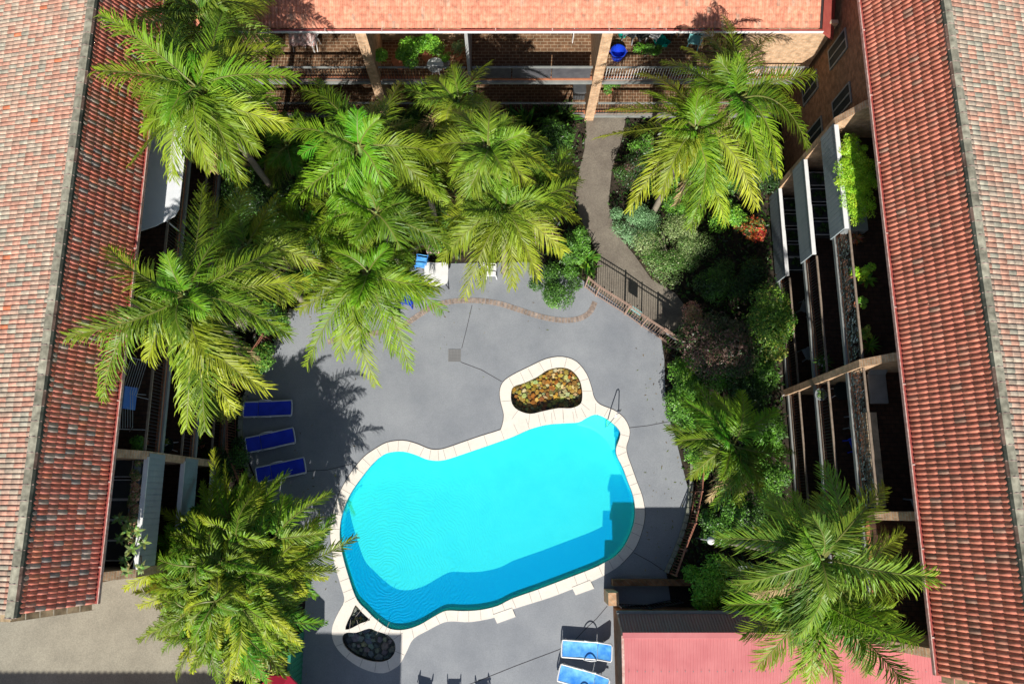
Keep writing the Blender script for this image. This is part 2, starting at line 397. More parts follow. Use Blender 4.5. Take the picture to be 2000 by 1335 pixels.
path_px = [(1145,212),(1142,290),(1132,330),(1124,380),(1130,420),(1150,460),(1168,500),(1160,560),(1166,566),(1295,654),(1345,640),(1340,600),(1318,572),(1272,545),(1240,500),(1200,450),(1188,400),(1195,330),(1215,270),(1225,215)]
path = PP(path_px)
drive_px = [(-700,1100),(195,1120),(262,1122),(345,1180),(420,1260),(450,1312),(450,1480),(-700,1480)]
drive = PP(drive_px)

b = MB(); S = 260
b.prism([[(-S,-S),(S,-S),(S,S),(-S,S)], pool, pond1, pond2, tri], -.3, 0)
b.build('ground', M['soil'], kind='structure')
b = MB(); b.prism([deck, cop], -.05, .035); b.build('pool_deck', M['deck'], kind='structure')
b = MB(); b.prism([path], -.05, .025); b.build('path', M['path'], kind='structure')
b = MB(); b.prism([drive], -.05, .03); b.build('driveway', M['drive'], kind='structure')

pe = empty('swimming_pool', P(950, 1020), 'kidney-shaped turquoise swimming pool with cream paver edging in the middle of the deck', 'swimming pool')
b = MB(); b.prism([cop, pool, pond1, pond2, tri], -.12, .06); b.build('coping', M['coping'], pe)
D = 1.02
b = MB(); b.prism([pool], -D, -.0, top=False)
fl = [Vector((p.x, p.y, 0)) for p in pool]
b.prism([fl], -D-.05, -D); b.build('pool_shell', M['poolwall'], pe)
# shallow entry step in the upper right corner
stp = PP([(1131,824),(1145,816),(1162,809),(1179,814),(1199,828),(1211,843),(1209,858),(1203,875),(1192,858),(1175,842),(1155,831)])
b = MB(); b.prism([smooth_loop(stp, 3)], -D, -.32); b.build('pool_step', M['shelf'], pe)
# grout lines between coping pavers
def joints(loop, outer, step, mb, width=.014, reach=.9):
    n = len(loop); acc = 0; ctr = sum(loop, Vector())/n
    for i in range(n):
        a, c = loop[i], loop[(i+1) % n]; acc += (c-a).length
        if acc >= step:
            acc = 0; t = (c-a).normalized(); nn = Vector((t.y, -t.x, 0))
            if inside(a+nn*.02, loop): nn = -nn
            L = 0
            while L < reach and inside(a+nn*(L+.03), outer): L += .02
            if L > .2: mb.bar(a+nn*.01+Vector((0,0,.062)), a+nn*min(L, .46)+Vector((0,0,.062)), width, .003)
b = MB(); joints(pool, cop, .38, b, reach=.46); joints(pond1, cop, .38, b, reach=.46); joints(pond2, cop, .38, b, reach=.46)
b.build('grout_lines', M['joint'], pe)
# narrow dark sealant round the outside of the coping
b = MB(); n_ = len(cop)
for i in range(n_):
    if cop[i].y > P(900, 1100).y: b.bar(cop[i]+Vector((0,0,.043)), cop[(i+1) % n_]+Vector((0,0,.043)), .045, .012)
b.build('edge_sealant', M['djoint'], pe)
for q in ([(963,1199),(1000,1186),(1007,1203),(971,1216)], [(1117,1146),(1152,1132),(1160,1148),(1124,1161)]):
    b = MB(); b.prism([PP(q)], 0, .075); b.build('skimmer_lid', M['coping'], pe, bevel=.008)
b = MB(); b.prism([[p for p in pool]], -.125, -.12); b.build('water', M['water'], kind='structure')
b = MB(); b.box(P(1201,842).x, P(1208,842).x, P(1205,852).y, P(1205,842).y, -.5, -.13); b.build('skimmer_mouth', M['tile_edge'], pe)

def pond(name, label, loop, depth, cols, mort, ns, seed, water=True, smin=.07, smax=.17):
    ctr = sum(loop, Vector())/len(loop)
    e = empty(name, (ctr.x, ctr.y, 0), label, 'rock pond')
    b = MB(); b.prism([loop], -depth, 0, top=False); b.prism([loop], -depth-.04, -depth); b.build('basin', mort, e)
    r = random.Random(seed); xs = [p.x for p in loop]; ys = [p.y for p in loop]; pts = []
    for _ in range(ns*60):
        p = (r.uniform(min(xs), max(xs)), r.uniform(min(ys), max(ys)))
        if inside(p, loop) and all((p[0]-q[0])**2+(p[1]-q[1])**2 > (q[2]+smin)**2*.62 for q in pts):
            pts.append((*p, r.uniform(smin, smax)))
        if len(pts) >= ns: break
    b = MB()
    for x, y, s in pts:
        a0 = r.uniform(0, 6.28); k = r.choice([4, 5, 5, 6]); col = [c*r.uniform(.75, 1.2) for c in r.choice(cols)]; el = r.uniform(.65, 1)
        rr = [s*r.uniform(.8, 1.15) for _ in range(k)]; tz = r.uniform(.03, .1); tx, ty = r.uniform(-.2, .2), r.uniform(-.2, .2)
        vs = []
        for lv, (f, z) in enumerate(((1, 0), (.97, tz*.6), (.72, tz))):
            for j in range(k):
                t = j*6.283/k; px, py = rr[j]*f*math.cos(t), rr[j]*f*el*math.sin(t)
                vs.append((x+px*math.cos(a0)-py*math.sin(a0), y+px*math.sin(a0)+py*math.cos(a0), -depth+z+(px*tx+py*ty if lv else 0)))
        fs = [(l_*k+j, l_*k+(j+1) % k, (l_+1)*k+(j+1) % k, (l_+1)*k+j) for l_ in range(2) for j in range(k)]+[tuple(2*k+j for j in range(k))]
        b.add(vs, fs, col)
    b.build('stones', M['stone'], e)
    if water:
        b = MB(); b.prism([loop], -.145, -.14); b.build('pond_water', M['pondwater'], e)
amber = [(.36,.15,.025),(.44,.21,.035),(.50,.34,.08),(.50,.47,.22),(.26,.12,.03),(.38,.30,.06),(.55,.48,.22),(.30,.27,.07)]
slate = [(.16,.20,.22),(.10,.13,.15),(.22,.24,.24),(.28,.28,.25)]
pond('rock_pond', 'bean-shaped basin of amber and yellow stones above the top edge of the pool', pond1, .36, amber, M['mortar'], 230, 3, smin=.05, smax=.16)
pond('rock_pond', 'round basin of dark slate stones in shade at the lower left pool corner', pond2, .38, slate, M['mortar2'], 90, 4, smin=.1, smax=.22)
pond('rock_pond', 'small triangular stone basin wedged between the pool and the round pond', tri, .38, slate+amber[2:4], M['mortar2'], 30, 5, smin=.08, smax=.15)

# deck joints, brick edging, drain
def strip(name, px, w_, z, m, h=.006, **tg):
    b = MB(); q = PP(px)
    for a, c in zip(q, q[1:]): b.bar(a+Vector((0,0,z)), c+Vector((0,0,z)), w_, h)
    return b.build(name, m, **tg)
for q in ([(922,596),(912,640),(902,680)], [(900,707),(940,722),(980,745)], [(1229,835),(1265,831),(1312,822)], [(590,920),(640,917),(690,905)], [(1237,1078),(1270,1096),(1300,1116)],
          [(1186,1182),(1165,1207),(1142,1228),(1120,1252),(1090,1268),(1050,1283),(1010,1298),(960,1318),(900,1342)]):
    strip('deck_joint', q, .022, .038, M['djoint'], kind='structure')
edge = smooth_loop(PP([(640,668),(700,655),(770,645),(800,628),(840,602),(875,590),(925,587),(970,592),(1010,604),(1050,617),(1090,625),(1125,624),(1150,612),(1162,590)]), 6, closed=False)
b = MB(); acc = 0; r = random.Random(2)
for a, c in zip(edge, edge[1:]):
    L = (c-a).length; d = (c-a).normalized(); k = max(1, int(L/.085))
    for i in range(k):
        p = a+d*(i+.5)*L/k; nn = Vector((-d.y, d.x, 0)); f = r.uniform(.8, 1.15)
        b.bar(p-nn*.115+Vector((0,0,.03)), p+nn*.115+Vector((0,0,.03)), L/k*.86, .03, col=(.30*f, .235*f, .195*f))
b.build('brick_edging', M['stone'], kind='structure')
g = P(888, 694)
de = empty('drain_grate', (g.x, g.y, .035), 'square rusty drain grate set in the grey deck', 'drain grate')
b = MB(); b.box(g.x-.27, g.x+.27, g.y-.27, g.y+.27, .03, .04); b.build('pit', mat('drain_stain', (.15,.15,.15), (.2,.2,.2)), de)
b = MB()
for i in range(9):
    q = -.25+i*.0625
    b.box(g.x+q-.01, g.x+q+.01, g.y-.26, g.y+.26, .04, .052); b.box(g.x-.26, g.x+.26, g.y+q-.008, g.y+q+.008, .042, .05)
b.build('grate', mat('grate_metal', (.25,.25,.25), (.18,.18,.18), rough=.6), de)

# ------------------------------------------------------------------ tiled roofs
def tiles(O, along, up, nrm, n_al, n_up, wd, ex, pal, r, humph=.042, lip=.024, flat=False):
    O, along, up, nrm = (np.array(x, float) for x in (O, along, up, nrm))
    ss = np.array([0, .1, .24, .42, .60, .74, .80, 1.0]); hh = humph*np.array([.05, .55, .92, 1.0, .85, .45, 0, 0])
    if flat: ss = np.array([0, .04, .10, .4, .66, .78, .83, 1.0]); hh = humph*np.array([0, .7, .9, 1.0, 1.0, .9, 0, 0])
    ns = len(ss); Vt = []; 
    for row, (t, hz) in enumerate(((0.0, -.012), (0.0, lip), (ex+.01, 0.002))):
        hs = hh+hz if row else hh*.4+hz
        Vt.append(along*(ss*wd)[:, None]+up*t+nrm*hs[:, None])
    Vt = np.concatenate(Vt)                                    # 3*ns
    F = []
    for row in range(2):
        for k in range(ns-1): F.append((row*ns+k, row*ns+k+1, (row+1)*ns+k+1, (row+1)*ns+k))
    F = np.array(F)
    ii, jj = np.meshgrid(np.arange(n_al), np.arange(n_up), indexing='ij'); ii = ii.ravel(); jj = jj.ravel(); N = len(ii)
    off = O+along*(ii*wd)[:, None]+up*(jj*ex)[:, None]+nrm*(r.normal(0, .003, N))[:, None]
    V = (off[:, None, :]+Vt[None]).reshape(-1, 3)
    Fq = (F[None]+(np.arange(N)*len(Vt))[:, None, None]).reshape(-1, 4)
    pal = np.array(pal); pc = pal[:, 3]/pal[:, 3].sum()
    c = pal[r.choice(len(pal), N, p=pc)][:, :3]*r.uniform(.85, 1.15, (N, 1))
    C = np.repeat(c, len(Vt), axis=0)
    return V, Fq, C
PAL_W_IN = [(.74,.26,.19,4),(.70,.22,.15,5),(.58,.27,.20,3),(.52,.40,.33,1.5),(.34,.29,.26,.3),(.78,.28,.17,1.5)]
PAL_W_OUT = [(.56,.30,.215,4),(.52,.35,.26,4),(.47,.375,.285,3.4),(.40,.36,.28,1.2),(.62,.20,.10,.12)]
PAL_E_IN = [(.64,.225,.15,5),(.60,.215,.14,4),(.54,.235,.16,2),(.44,.25,.18,.6),(.68,.25,.165,2)]
PAL_E_OUT = [(.56,.31,.22,4),(.51,.35,.26,3),(.46,.375,.285,4),(.40,.37,.285,1.2)]
PAL_N = [(.58,.235,.15,5),(.55,.225,.145,4),(.52,.25,.165,2),(.46,.27,.19,.6)]

EAVE_Z = 8.85
def wing(side, name, label, eaveX, ridgeX, ridgeZ, ys, yn, front, fins, panels, rails, wd, pin, pout, gcol):
    e = empty(name, (side*(abs(eaveX)+3), (ys+yn)/2, 0), label, 'apartment building')
    # slopes
    O = Vector((eaveX, ys, EAVE_Z)); Rg = Vector((ridgeX, ys, ridgeZ)); up = (Rg-O); sl = up.length; up.normalize()
    al = Vector((0, 1, 0)); nrm = Vector((-up.z*side, 0, abs(up.x)))
    n_up = 8; ex = sl/n_up; n_al = int((yn-ys-.1)/wd)
    for nm, args in (('inner_roof_slope', (O, al, up, nrm, n_al, n_up, wd, ex, pin, nr)),):
        V, F, C = tiles(*args)
        if side > 0: F = F[:, ::-1]
        np_mesh(nm, V, F, C, M['tile'], e)
    q = R(12); up2 = Vector((-side*math.cos(q), 0, math.sin(q))); nrm2 = Vector((side*math.sin(q), 0, math.cos(q)))
    L2 = 7.2; n2 = int(L2/.27); O2 = Rg-up2*(n2*.27)
    V, F, C = tiles(O2, al, up2, nrm2, n_al, n2, wd, .27, pout, nr, humph=.036, lip=.005, flat=True)
    if side < 0: F = F[:, ::-1]
    np_mesh('outer_roof_slope', V, F, C, M['tile'], e)
    # underside boards
    b = MB(); far = Vector((O2.x, ys, O2.z))
    for (A, B_, nn) in ((O, Rg, nrm), (Rg, far, nrm2)):
        A1, B1 = A-nn*.03, B_-nn*.03; A2, B2 = A-nn*.14, B_-nn*.14; d = Vector((0, yn-ys-.05, 0))
        b.add([A1, B1, B1+d, A1+d, A2, B2, B2+d, A2+d], [(0,1,2,3),(4,5,6,7),(0,1,5,4),(3,2,6,7),(0,4,7,3),(1,5,6,2)])
    b.build('roof_deck', M['tar'], e)
    # ridge capping: half-round capping tiles end to end
    b = MB(); y = ys-.08; r = random.Random(5)
    while y < yn:
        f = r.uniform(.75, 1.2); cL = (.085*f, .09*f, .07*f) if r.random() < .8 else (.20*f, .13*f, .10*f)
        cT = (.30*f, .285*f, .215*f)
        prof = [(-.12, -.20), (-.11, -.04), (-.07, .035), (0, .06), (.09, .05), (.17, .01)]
        a = [Vector((ridgeX+side*x, y, ridgeZ+z)) for x, z in prof]; c = [Vector((ridgeX+side*x, y+.43, ridgeZ+z-.008)) for x, z in prof]
        for k in range(len(prof)-1):
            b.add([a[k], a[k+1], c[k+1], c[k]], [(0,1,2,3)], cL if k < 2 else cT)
        b.add([p for p in a], [tuple(range(len(prof)))], cL)
        b.bar(a[1]+Vector((0,0,.012)), a[3]+Vector((0,0,.012)), .022, .012, col=(.36,.26,.22)); b.bar(a[3]+Vector((0,0,.012)), a[5]+Vector((0,0,.012)), .022, .012, col=(.36,.28,.24))
        y += .42
    b.build('ridge_capping', M['ridge'], e)
    # verge tiles along the south gable
    b = MB(); r = random.Random(8)
    for A, B_, st in ((O, Rg, .33), (Rg, far, .33)):
        d = (B_-A); L = d.length; d.normalize(); k = int(L/st)
        for i in range(k):
            f = r.uniform(.7, 1.2); col = (.30*f, .22*f, .13*f)
            p0 = A+d*(i*L/k+.012); p1 = A+d*((i+1)*L/k-.012)
            yy = ys-.13
            zt = Vector((0, 0, .03)); zb = Vector((0, 0, -.16)); o0 = Vector((0, -.17, -.03)); 
            b.add([p0+zt, p1+zt, p1+zt+o0, p0+zt+o0, p1+zb+o0, p0+zb+o0], [(0,1,2,3),(3,2,4,5)], col)
    b.build('verge_tiles', M['ridge'], e)
    # gutter
    b = MB(); gx = eaveX-side*.07
    b.box(gx-.05, gx+.05, ys, yn, EAVE_Z-.14, EAVE_Z-.02); b.build('gutter', M['gutter'], e)
    b = MB(); gx2 = eaveX-side*.125
    b.box(gx2-.014, gx2+.014, ys, yn, EAVE_Z-.13, EAVE_Z+.0)
    b.build('gutter_lip', M['gutter_top'], e)
    b = MB(); yy = ys+1
    while yy < yn: b.box(gx-.07, gx+.05, yy-.02, yy+.02, EAVE_Z-.02, EAVE_Z+.005); yy += 2.4
    b.build('gutter_straps', M['gutter_top'], e)
    b = MB(); b.box(eaveX, eaveX+side*2.4, ys+.1, yn, EAVE_Z-.22, EAVE_Z-.16); b.build('soffit', M['render'], e)
    # body behind the balconies
    xb = front+side*2.15
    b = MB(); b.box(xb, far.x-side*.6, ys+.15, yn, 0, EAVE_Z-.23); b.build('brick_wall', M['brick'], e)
    b = MB()                                                         # gable infill
    b.add([(O.x+side*.4, ys+.14, EAVE_Z-.2), (Rg.x, ys+.14, ridgeZ-.16), (far.x-side*.6, ys+.14, far.z-.1), (far.x-side*.6, ys+.14, EAVE_Z-.4), (O.x+side*.4, ys+.14, EAVE_Z-.4)], [(0,1,2,3,4)])
    b.build('gable_wall', M['brick'], e)
    fy0, fy1 = min(fins), max(fins)
    for z in (.35, 3.1, 5.85):
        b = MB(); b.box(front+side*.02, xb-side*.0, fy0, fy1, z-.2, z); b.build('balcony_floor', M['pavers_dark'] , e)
        b = MB(); b.box(front-side*.05, front+side*.02, fy0, fy1, z-.16, z+.0)
        b.build('slab_edge', M['greytrim'], e)
        b = MB(); b.box(front+side*.025, front+side*.14, fy0, fy1, z+.001, z+.10); b.build('brick_ledge', M['clay'], e)
    for fy in fins:
        kz = 6.85
        xs = [front-side*.09, front-side*.09, front+side*.45, front+side*1.0, xb, xb]; zs = [0, kz, kz+1.15, EAVE_Z-.25, EAVE_Z-.25, 0]
        b = MB(); k = len(xs)
        b.add([(x, fy-.13, z) for x, z in zip(xs, zs)]+[(x, fy+.13, z) for x, z in zip(xs, zs)],
              [tuple(range(k)), tuple(range(2*k-1, k-1, -1))]+[(i, (i+1) % k, k+(i+1) % k, k+i) for i in range(k)])
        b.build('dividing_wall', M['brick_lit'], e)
    for y0, y1, z in panels:
        b = MB(); b.box(front-side*.06, front-side*.10, y0, y1, z-.2, z+.98)
        yy = y0
        while yy < y1: b.box(front-side*.10, front-side*.112, yy, yy+.15, z-.18, z+.95); yy += .19
        b.build('balcony_panel', M['panel'], e)
        b = MB(); b.box(front-side*.13, front+side*.02, y0-.03, y1, z+.98, z+1.03); b.build('panel_capping', M['white'], e)
    for y0, y1, z in rails:
        b = MB(); xr = front+side*.03
        b.box(xr-.035, xr+.035, y0, y1, z+.98, z+1.04); b.box(xr-.02, xr+.02, y0, y1, z+.12, z+.15)
        b.build('top_rail', M['wood'], e)
        b = MB(); yy = y0+.05
        while yy < y1: b.box(xr-.008, xr+.008, yy-.008, yy+.008, z+.15, z+.98); yy += .115
        b.build('balusters', M['black'], e)
    # sliding doors at the back of each balcony
    fs = sorted(fins)
    for a, c in zip(fs, fs[1:]):
        if c-a < 2: continue
        for z in (.35, 3.1, 5.85):
            m = (a+c)/2; hw = min(1.5, (c-a)/2-.4)
            b = MB(); b.box(xb-side*.03, xb-side*.06, m-hw, m+hw, z+.05, z+2.1); fr = b.build('sliding_door', M['greytrim'], e)
            b = MB()
            for s_ in (0, 1): b.box(xb-side*.062, xb-side*.07, m-hw+.06+s_*hw, m-.04+s_*hw, z+.12, z+2.0)
            L_ = b.build('pane', M['glass'], e); L_.parent = fr
    return e

E_F, W_F = 11.78, -11.62
we = wing(-1, 'apartment_building', 'west apartment block with mottled grey and pink tiled roof along the left edge', -11.72, -12.66, 10.95, -2.85, 26, W_F,
     [-2.2, 1.45, 6.1, 14.6], [(-2.05,1.4,3.1),(-2.05,1.4,5.85),(-2.05,1.4,.35)],
     [(1.5,6,5.85),(1.5,6,3.1),(1.5,6,.35),(6.2,14.5,5.85),(6.2,14.5,3.1),(6.2,14.5,.35)], .138, PAL_W_IN, PAL_W_OUT, None)
ee = wing(1, 'apartment_building', 'east apartment block with orange terracotta roof and three tiers of balconies along the right edge', 12.1, 13.38, 11.1, -4.75, 26, E_F,
     [-4.3, -.45, 4.45, 13.2], [(9.2,13.05,.35),(9.2,13.05,3.1),(9.2,13.05,5.85)],
     [(4.6,9.1,.35),(4.6,9.1,3.1),(4.6,9.1,5.85),(-.3,4.3,.35),(-.3,4.3,3.1),(-.3,4.3,5.85),(-4.2,-.6,3.1),(-4.2,-.6,.35)], .157, PAL_E_IN, PAL_E_OUT, None)
# projecting stair tower wall with windows north of the east balconies
b = MB(); b.box(12.55, 15, 13.33, 22, 0, EAVE_Z-.24); b.build('stair_wall', M['brick'], ee)
for (u, v) in ((1637,97), (1645,200), (1583,172), (1592,262)):
    p = PX(u, v, 12.55)
    b = MB(); y0, y1, z0, z1 = p.y-.42, p.y+.42, p.z-.75, p.z+.75
    for (a0, a1, c0, c1) in ((y0,y1,z0,z0+.06),(y0,y1,z1-.06,z1),(y0,y0+.06,z0+.06,z1-.06),(y1-.06,y1,z0+.06,z1-.06),(p.y-.03,p.y+.03,z0+.06,z1-.06)):
        b.box(12.50, 12.545, a0, a1, c0, c1)
    wf = b.build('window', M['greytrim'], ee)
    b = MB(); b.box(12.52, 12.543, y0+.06, y1-.06, z0+.06, z1-.06); g_ = b.build('pane', M['glass'], ee); g_.parent = wf

# ---- north building
NY = 17.05; NE = 6.62
ne = empty('apartment_building', (0, 20, 0), 'north apartment block with salmon tiled roof across the top edge', 'apartment building')
pit = R(20); upn = Vector((0, math.cos(pit), math.sin(pit))); nn_ = Vector((0, -math.sin(pit), math.cos(pit)))
wdn = .135; x0n, x1n = -11.9, 11.7
V, F, C = tiles(Vector((x0n, NY+.03, NE)), Vector((1,0,0)), upn, nn_, int((x1n-x0n)/wdn), 16, wdn, .25, PAL_N, nr, humph=.034, lip=.022)
np_mesh('roof', V, F, C, M['tile'], ne)
b = MB(); A = Vector((x0n, NY+.06, NE-.03)); B_ = A+upn*4; d = Vector((x1n-x0n, 0, 0)); t_ = nn_*-.1
b.add([A, A+d, B_+d, B_, A+t_, A+d+t_, B_+d+t_, B_+t_], [(0,1,2,3),(4,5,6,7),(0,1,5,4),(1,2,6,5),(2,3,7,6),(3,0,4,7)]); b.build('roof_deck', M['tar'], ne)
b = MB(); b.box(x0n, x1n+.05, NY-.08, NY+.01, NE-.15, NE-.03); b.build('gutter', M['gutter'], ne)
b = MB(); b.box(x0n, x1n+.05, NY-.10, NY-.085, NE-.13, NE-.02); b.build('gutter_lip', M['white'], ne)
b = MB(); 
for i in range(11): b.box(x0n+1+i*2.1, x0n+1.04+i*2.1, NY-.12, NY+.02, NE-.0, NE+.012)
b.build('gutter_straps', M['gutter_top'], ne)
# right-hand verge: dark red barge board falling away
b = MB(); p0 = Vector((x1n, NY-.05, NE-.02))
b.add([p0, p0+Vector((.62,0,-.5)), p0+Vector((.62,0,-.5))+upn*4, p0+upn*4, p0+Vector((0,0,-.12)), p0+Vector((.62,0,-.62))], [(0,1,2,3),(0,4,5,1)])
b.build('barge_board', M['gutter'], ne)
fl_n = {0: .35, 1: 3.1}
for z in fl_n.values():
    b = MB(); b.box(-11.6, 12.4, NY+.05, NY+3.4, z-.2, z); b.build('balcony_floor', M['pavers'], ne)
    b = MB(); b.box(-11.6, 12.4, NY-.05, NY+.045, z-.14, z+.0); b.build('slab_edge', M['greytrim'], ne)
    b = MB(); b.box(-11.6, 12.4, NY+.05, NY+.19, z+.001, z+.09); b.build('brick_ledge', M['clay'], ne)
b = MB(); b.box(-11.7, 12.5, NY+3.4, NY+8, 0, NE-.2); b.build('brick_wall', M['brick'], ne)
nf = [-11.65, -5.4, 3.78]
for x in nf:
    b = MB(); b.box(x-.2, x+.2, NY-.1, NY+3.39, 0, NE-.16); b.build('dividing_wall', M['brick_lit'], ne)
b = MB(); b.box(-1.55, -1.43, NY-.06, NY+3.39, 0, NE-.17); b.build('white_pillar_wall', M['render'], ne)
b = MB(); b.box(-5.19, -1.56, NY+1.9, NY+2.1, 3.11, NE-.17); b.build('store_wall', M['brick_lit'], ne)
b = MB(); b.box(-4.4, -2.4, NY+1.86, NY+1.897, 4.2, 5.3); wn = b.build('window', M['greytrim'], ne)
b = MB(); b.box(-4.3, -2.5, NY+1.84, NY+1.855, 4.3, 5.2); g_ = b.build('pane', M['glass'], ne); g_.parent = wn
b = MB(); b.box(9.2, 12.4, NY+.35, NY+.5, 3.11, NE-.17); b.build('end_wall', M['brick_lit'], ne)
def n_rail(x0, x1, z, mesh=None):
    b = MB(); b.box(x0, x1, NY-.02, NY+.04, z+.98, z+1.04); b.box(x0, x1, NY-.005, NY+.025, z+.12, z+.15); b.build('top_rail', M['greytrim'], ne)
    b = MB(); x = x0+.05
    while x < x1: b.box(x-.009, x+.009, NY+.001, NY+.019, z+.15, z+.98); x += .115
    b.build('balusters', mesh or M['black'], ne)
for z in (.35, 3.1):
    n_rail(-11.4, -5.65, z); n_rail(-5.15, -1.6, z)
    n_rail(4.05, 12.2, z, M['white'] if z > 1 else None)
n_rail(-1.38, 3.5, .35)
b = MB(); b.box(-1.38, 3.5, NY-.02, NY+.05, 4.08, 4.14); b.build('top_rail', M['greytrim'], ne)
b = MB()
for i in range(3): b.box(-1.36+i*1.62, .22+i*1.62, NY, NY+.02, 3.35, 4.06)
b.build('privacy_panel', mat('charcoal_mesh', (.06,.06,.07), (.10,.10,.11), rough=.5), ne)
for x, z in ((-8.5,.35),(-8.5,3.1),(1,.35),(1,3.1),(7,.35),(7,3.1),(-3.4,.35)):
    b = MB(); b.box(x-1.4, x+1.4, NY+3.35, NY+3.39, z+.05, z+2.1); fr = b.build('sliding_door', M['greytrim'], ne)
    b = MB()
    for s_ in (0, 1): b.box(x-1.34+s_*1.4, x-.04+s_*1.4, NY+3.33, NY+3.345, z+.12, z+2.0)
    g_ = b.build('pane', M['glass'], ne); g_.parent = fr

# ---- south neighbour, whose shade falls on the bottom of the deck and the driveway
se = empty('apartment_building', (-14, -22, 0), 'brick neighbour block south of the driveway, out of view beyond its own shadow', 'apartment building')
hS = 7.2; sh = hS/math.tan(SUN_EL)*math.cos(SUN_AZ); sx = hS/math.tan(SUN_EL)*math.sin(SUN_AZ)
y1 = P(300, 1311).y-sh; y2 = P(700, 1233).y-sh; xr = P(783, 1300).x-sx; xl = P(560, 1300).x-sx
b = MB(); b.box(-34, xl, y1-9, y1, 0, hS-.2); b.box(xl, xr-.0, y2-9, y2, 0, hS-.2); b.build('wall', M['brick'], se)
b = MB(); b.box(-34.2, xl-.02, y1-9.2, y1+.02, hS-.2, hS); b.box(xl-.02, xr+.02, y2-9.2, y2+.02, hS-.195, hS)
x = -34
while x < xl-.2: b.box(x, x+.12, y1+.02, y1+.09, hS-.1, hS-.02); x += .24
b.build('roof', M['clay'], se)

# ---- pool house with pink corrugated roof
RZ, EZ = 3.35, 2.55
xE = 11.5
ph = empty('pool_house', (P(1500,1300,RZ).x, P(1500,1300,RZ).y, 0), 'low pool house with pink corrugated metal roof at the bottom right', 'pool house')
RL = P(1216,1240,RZ); EL = P(1206,1198,EZ); xE = 11.5; yR = RL.y; yE = EL.y
def corr(A, B_, C_, D_, pitch=.12, amp=.022):
    """corrugated sheet A-B along the ridge, D-C along the eave"""
    A, B_, C_, D_ = map(Vector, (A, B_, C_, D_)); n = int((B_-A).length/pitch)*4; nrm = (B_-A).cross(D_-A).normalized()
    if nrm.z < 0: nrm = -nrm
    b = MB(); vs = []
    for i in range(n+1):
        t = i/n; o = nrm*amp*math.sin(i*math.pi/2); vs += [A.lerp(B_, t)+o, D_.lerp(C_, t)+o]
    b.add(vs, [(2*i, 2*i+1, 2*i+3, 2*i+2) for i in range(n)]); return b
xF = 17.0
o_ = corr((RL.x,yR,RZ),(xF,yR,RZ),(xF,yR-5.5,RZ-.45),(RL.x,yR-5.5,RZ-.45)).build('south_roof_slope', M['pinkroof'], ph, smooth=True)
o_ = corr((RL.x,yR+.01,RZ),(xE,yR+.01,RZ),(xE,yE,EZ),(EL.x,yE,EZ), pitch=.11, amp=.016).build('north_roof_slope', M['pinkroof_shaded'], ph, smooth=True)
b = MB(); r = random.Random(6)
for yy_ in (1.2, 2.4, 3.6):
    zz_ = RZ-.45*yy_/5.5+.024
    for i in range(46):
        xx_ = RL.x+.2+i*.28; b.box(xx_-.014, xx_+.014, yR-yy_-.014, yR-yy_+.014, zz_, zz_+.01)
b.build('screws', M['greytrim'], ph)
b = MB(); b.bar((RL.x,yR,RZ+.02),(xE,yR,RZ+.02),.2,.025); b.build('ridge_flashing', M['pinkroof'], ph, bevel=.005)
b = MB(); b.bar((RL.x,yR,RZ+.015),(RL.x,yR-5.5,RZ-.43),.09,.03); b.bar((RL.x,yR,RZ+.015),(EL.x,yE,EZ+.02),.05,.02); b.build('edge_flashing', M['gutter_top'], ph)
b = MB(); b.box(EL.x-.02, xE, yE, yE+.10, EZ-.12, EZ-.01); b.build('gutter', M['greytrim'], ph)
b = MB(); b.box(RL.x+.15, xE-.2, yR-5.4, yE-.1, 0, EZ-.14); b.box(xE-.2, 16.8, yR-5.4, yR-.2, 0, EZ-.14); b.build('walls', M['brick'], ph)
q0 = P(1196,1190,.0)
b = MB(); b.box(EL.x-.16, EL.x+.24, yE+.12, yE+.60, 0, 1.35)
pr = b.build('brick_pillar', M['brick_lit'], bevel=.01); tag(pr, 'short tan brick gate pillar at the corner of the pool house roof', 'pillar')
b = MB(); b.box(EL.x+.14, xE-1.2, yE+.75, yE+.98, 0, .5); wl = b.build('brick_wall', M['brick'])
tag(wl, 'low brown brick wall running along the shaded side of the pool house', 'wall')

# green metal fence at the bottom left of the deck, red umbrella
gx = P(577, 1290, 1.0).x
gf = empty('metal_fence', (gx, P(577,1300).y, 0), 'green sheet metal fence at the bottom left of the deck', 'fence')
b = MB(); b.box(gx-.02, gx+.02, P(577,1480).y, P(577,1248,1.8).y, 0, 1.85)
yy = P(577,1480).y
while yy < P(577,1250,1.8).y-.1: b.box(gx+.02, gx+.04, yy, yy+.09, .02, 1.83); yy += .2
b.build('sheet_panel', M['greenwall'], gf)
b = MB(); b.box(gx-.05, gx+.06, P(577,1480).y, P(577,1248,1.8).y, 1.86, 1.91); b.build('top_rail', M['greenwall'], gf)
uc = P(543, 1368, 2.2)
um = empty('market_umbrella', (uc.x, uc.y, 0), 'bright red canvas umbrella poking into the bottom edge beside the green fence', 'umbrella')
b = MB(); vs = [(uc.x, uc.y, 2.65)]+[(uc.x+.92*math.cos(R(25+45*i)), uc.y+.92*math.sin(R(25+45*i)), 2.2) for i in range(8)]
vs += [(x, y, 2.08) for x, y, z in vs[1:]]
b.add(vs, [(0,1+i,1+(i+1) % 8) for i in range(8)]+[(1+i, 9+i, 9+(i+1) % 8, 1+(i+1) % 8) for i in range(8)]); b.build('canopy', M['red'], um)
b = MB(); b.tube([(uc.x,uc.y,0),(uc.x,uc.y,2.7)], .025); b.build('pole', M['white'], um)
b = MB(); b.lathe((uc.x,uc.y,0), [(.28,0),(.28,.05),(.1,.09),(.04,.12)]); b.build('base', M['dark'], um)

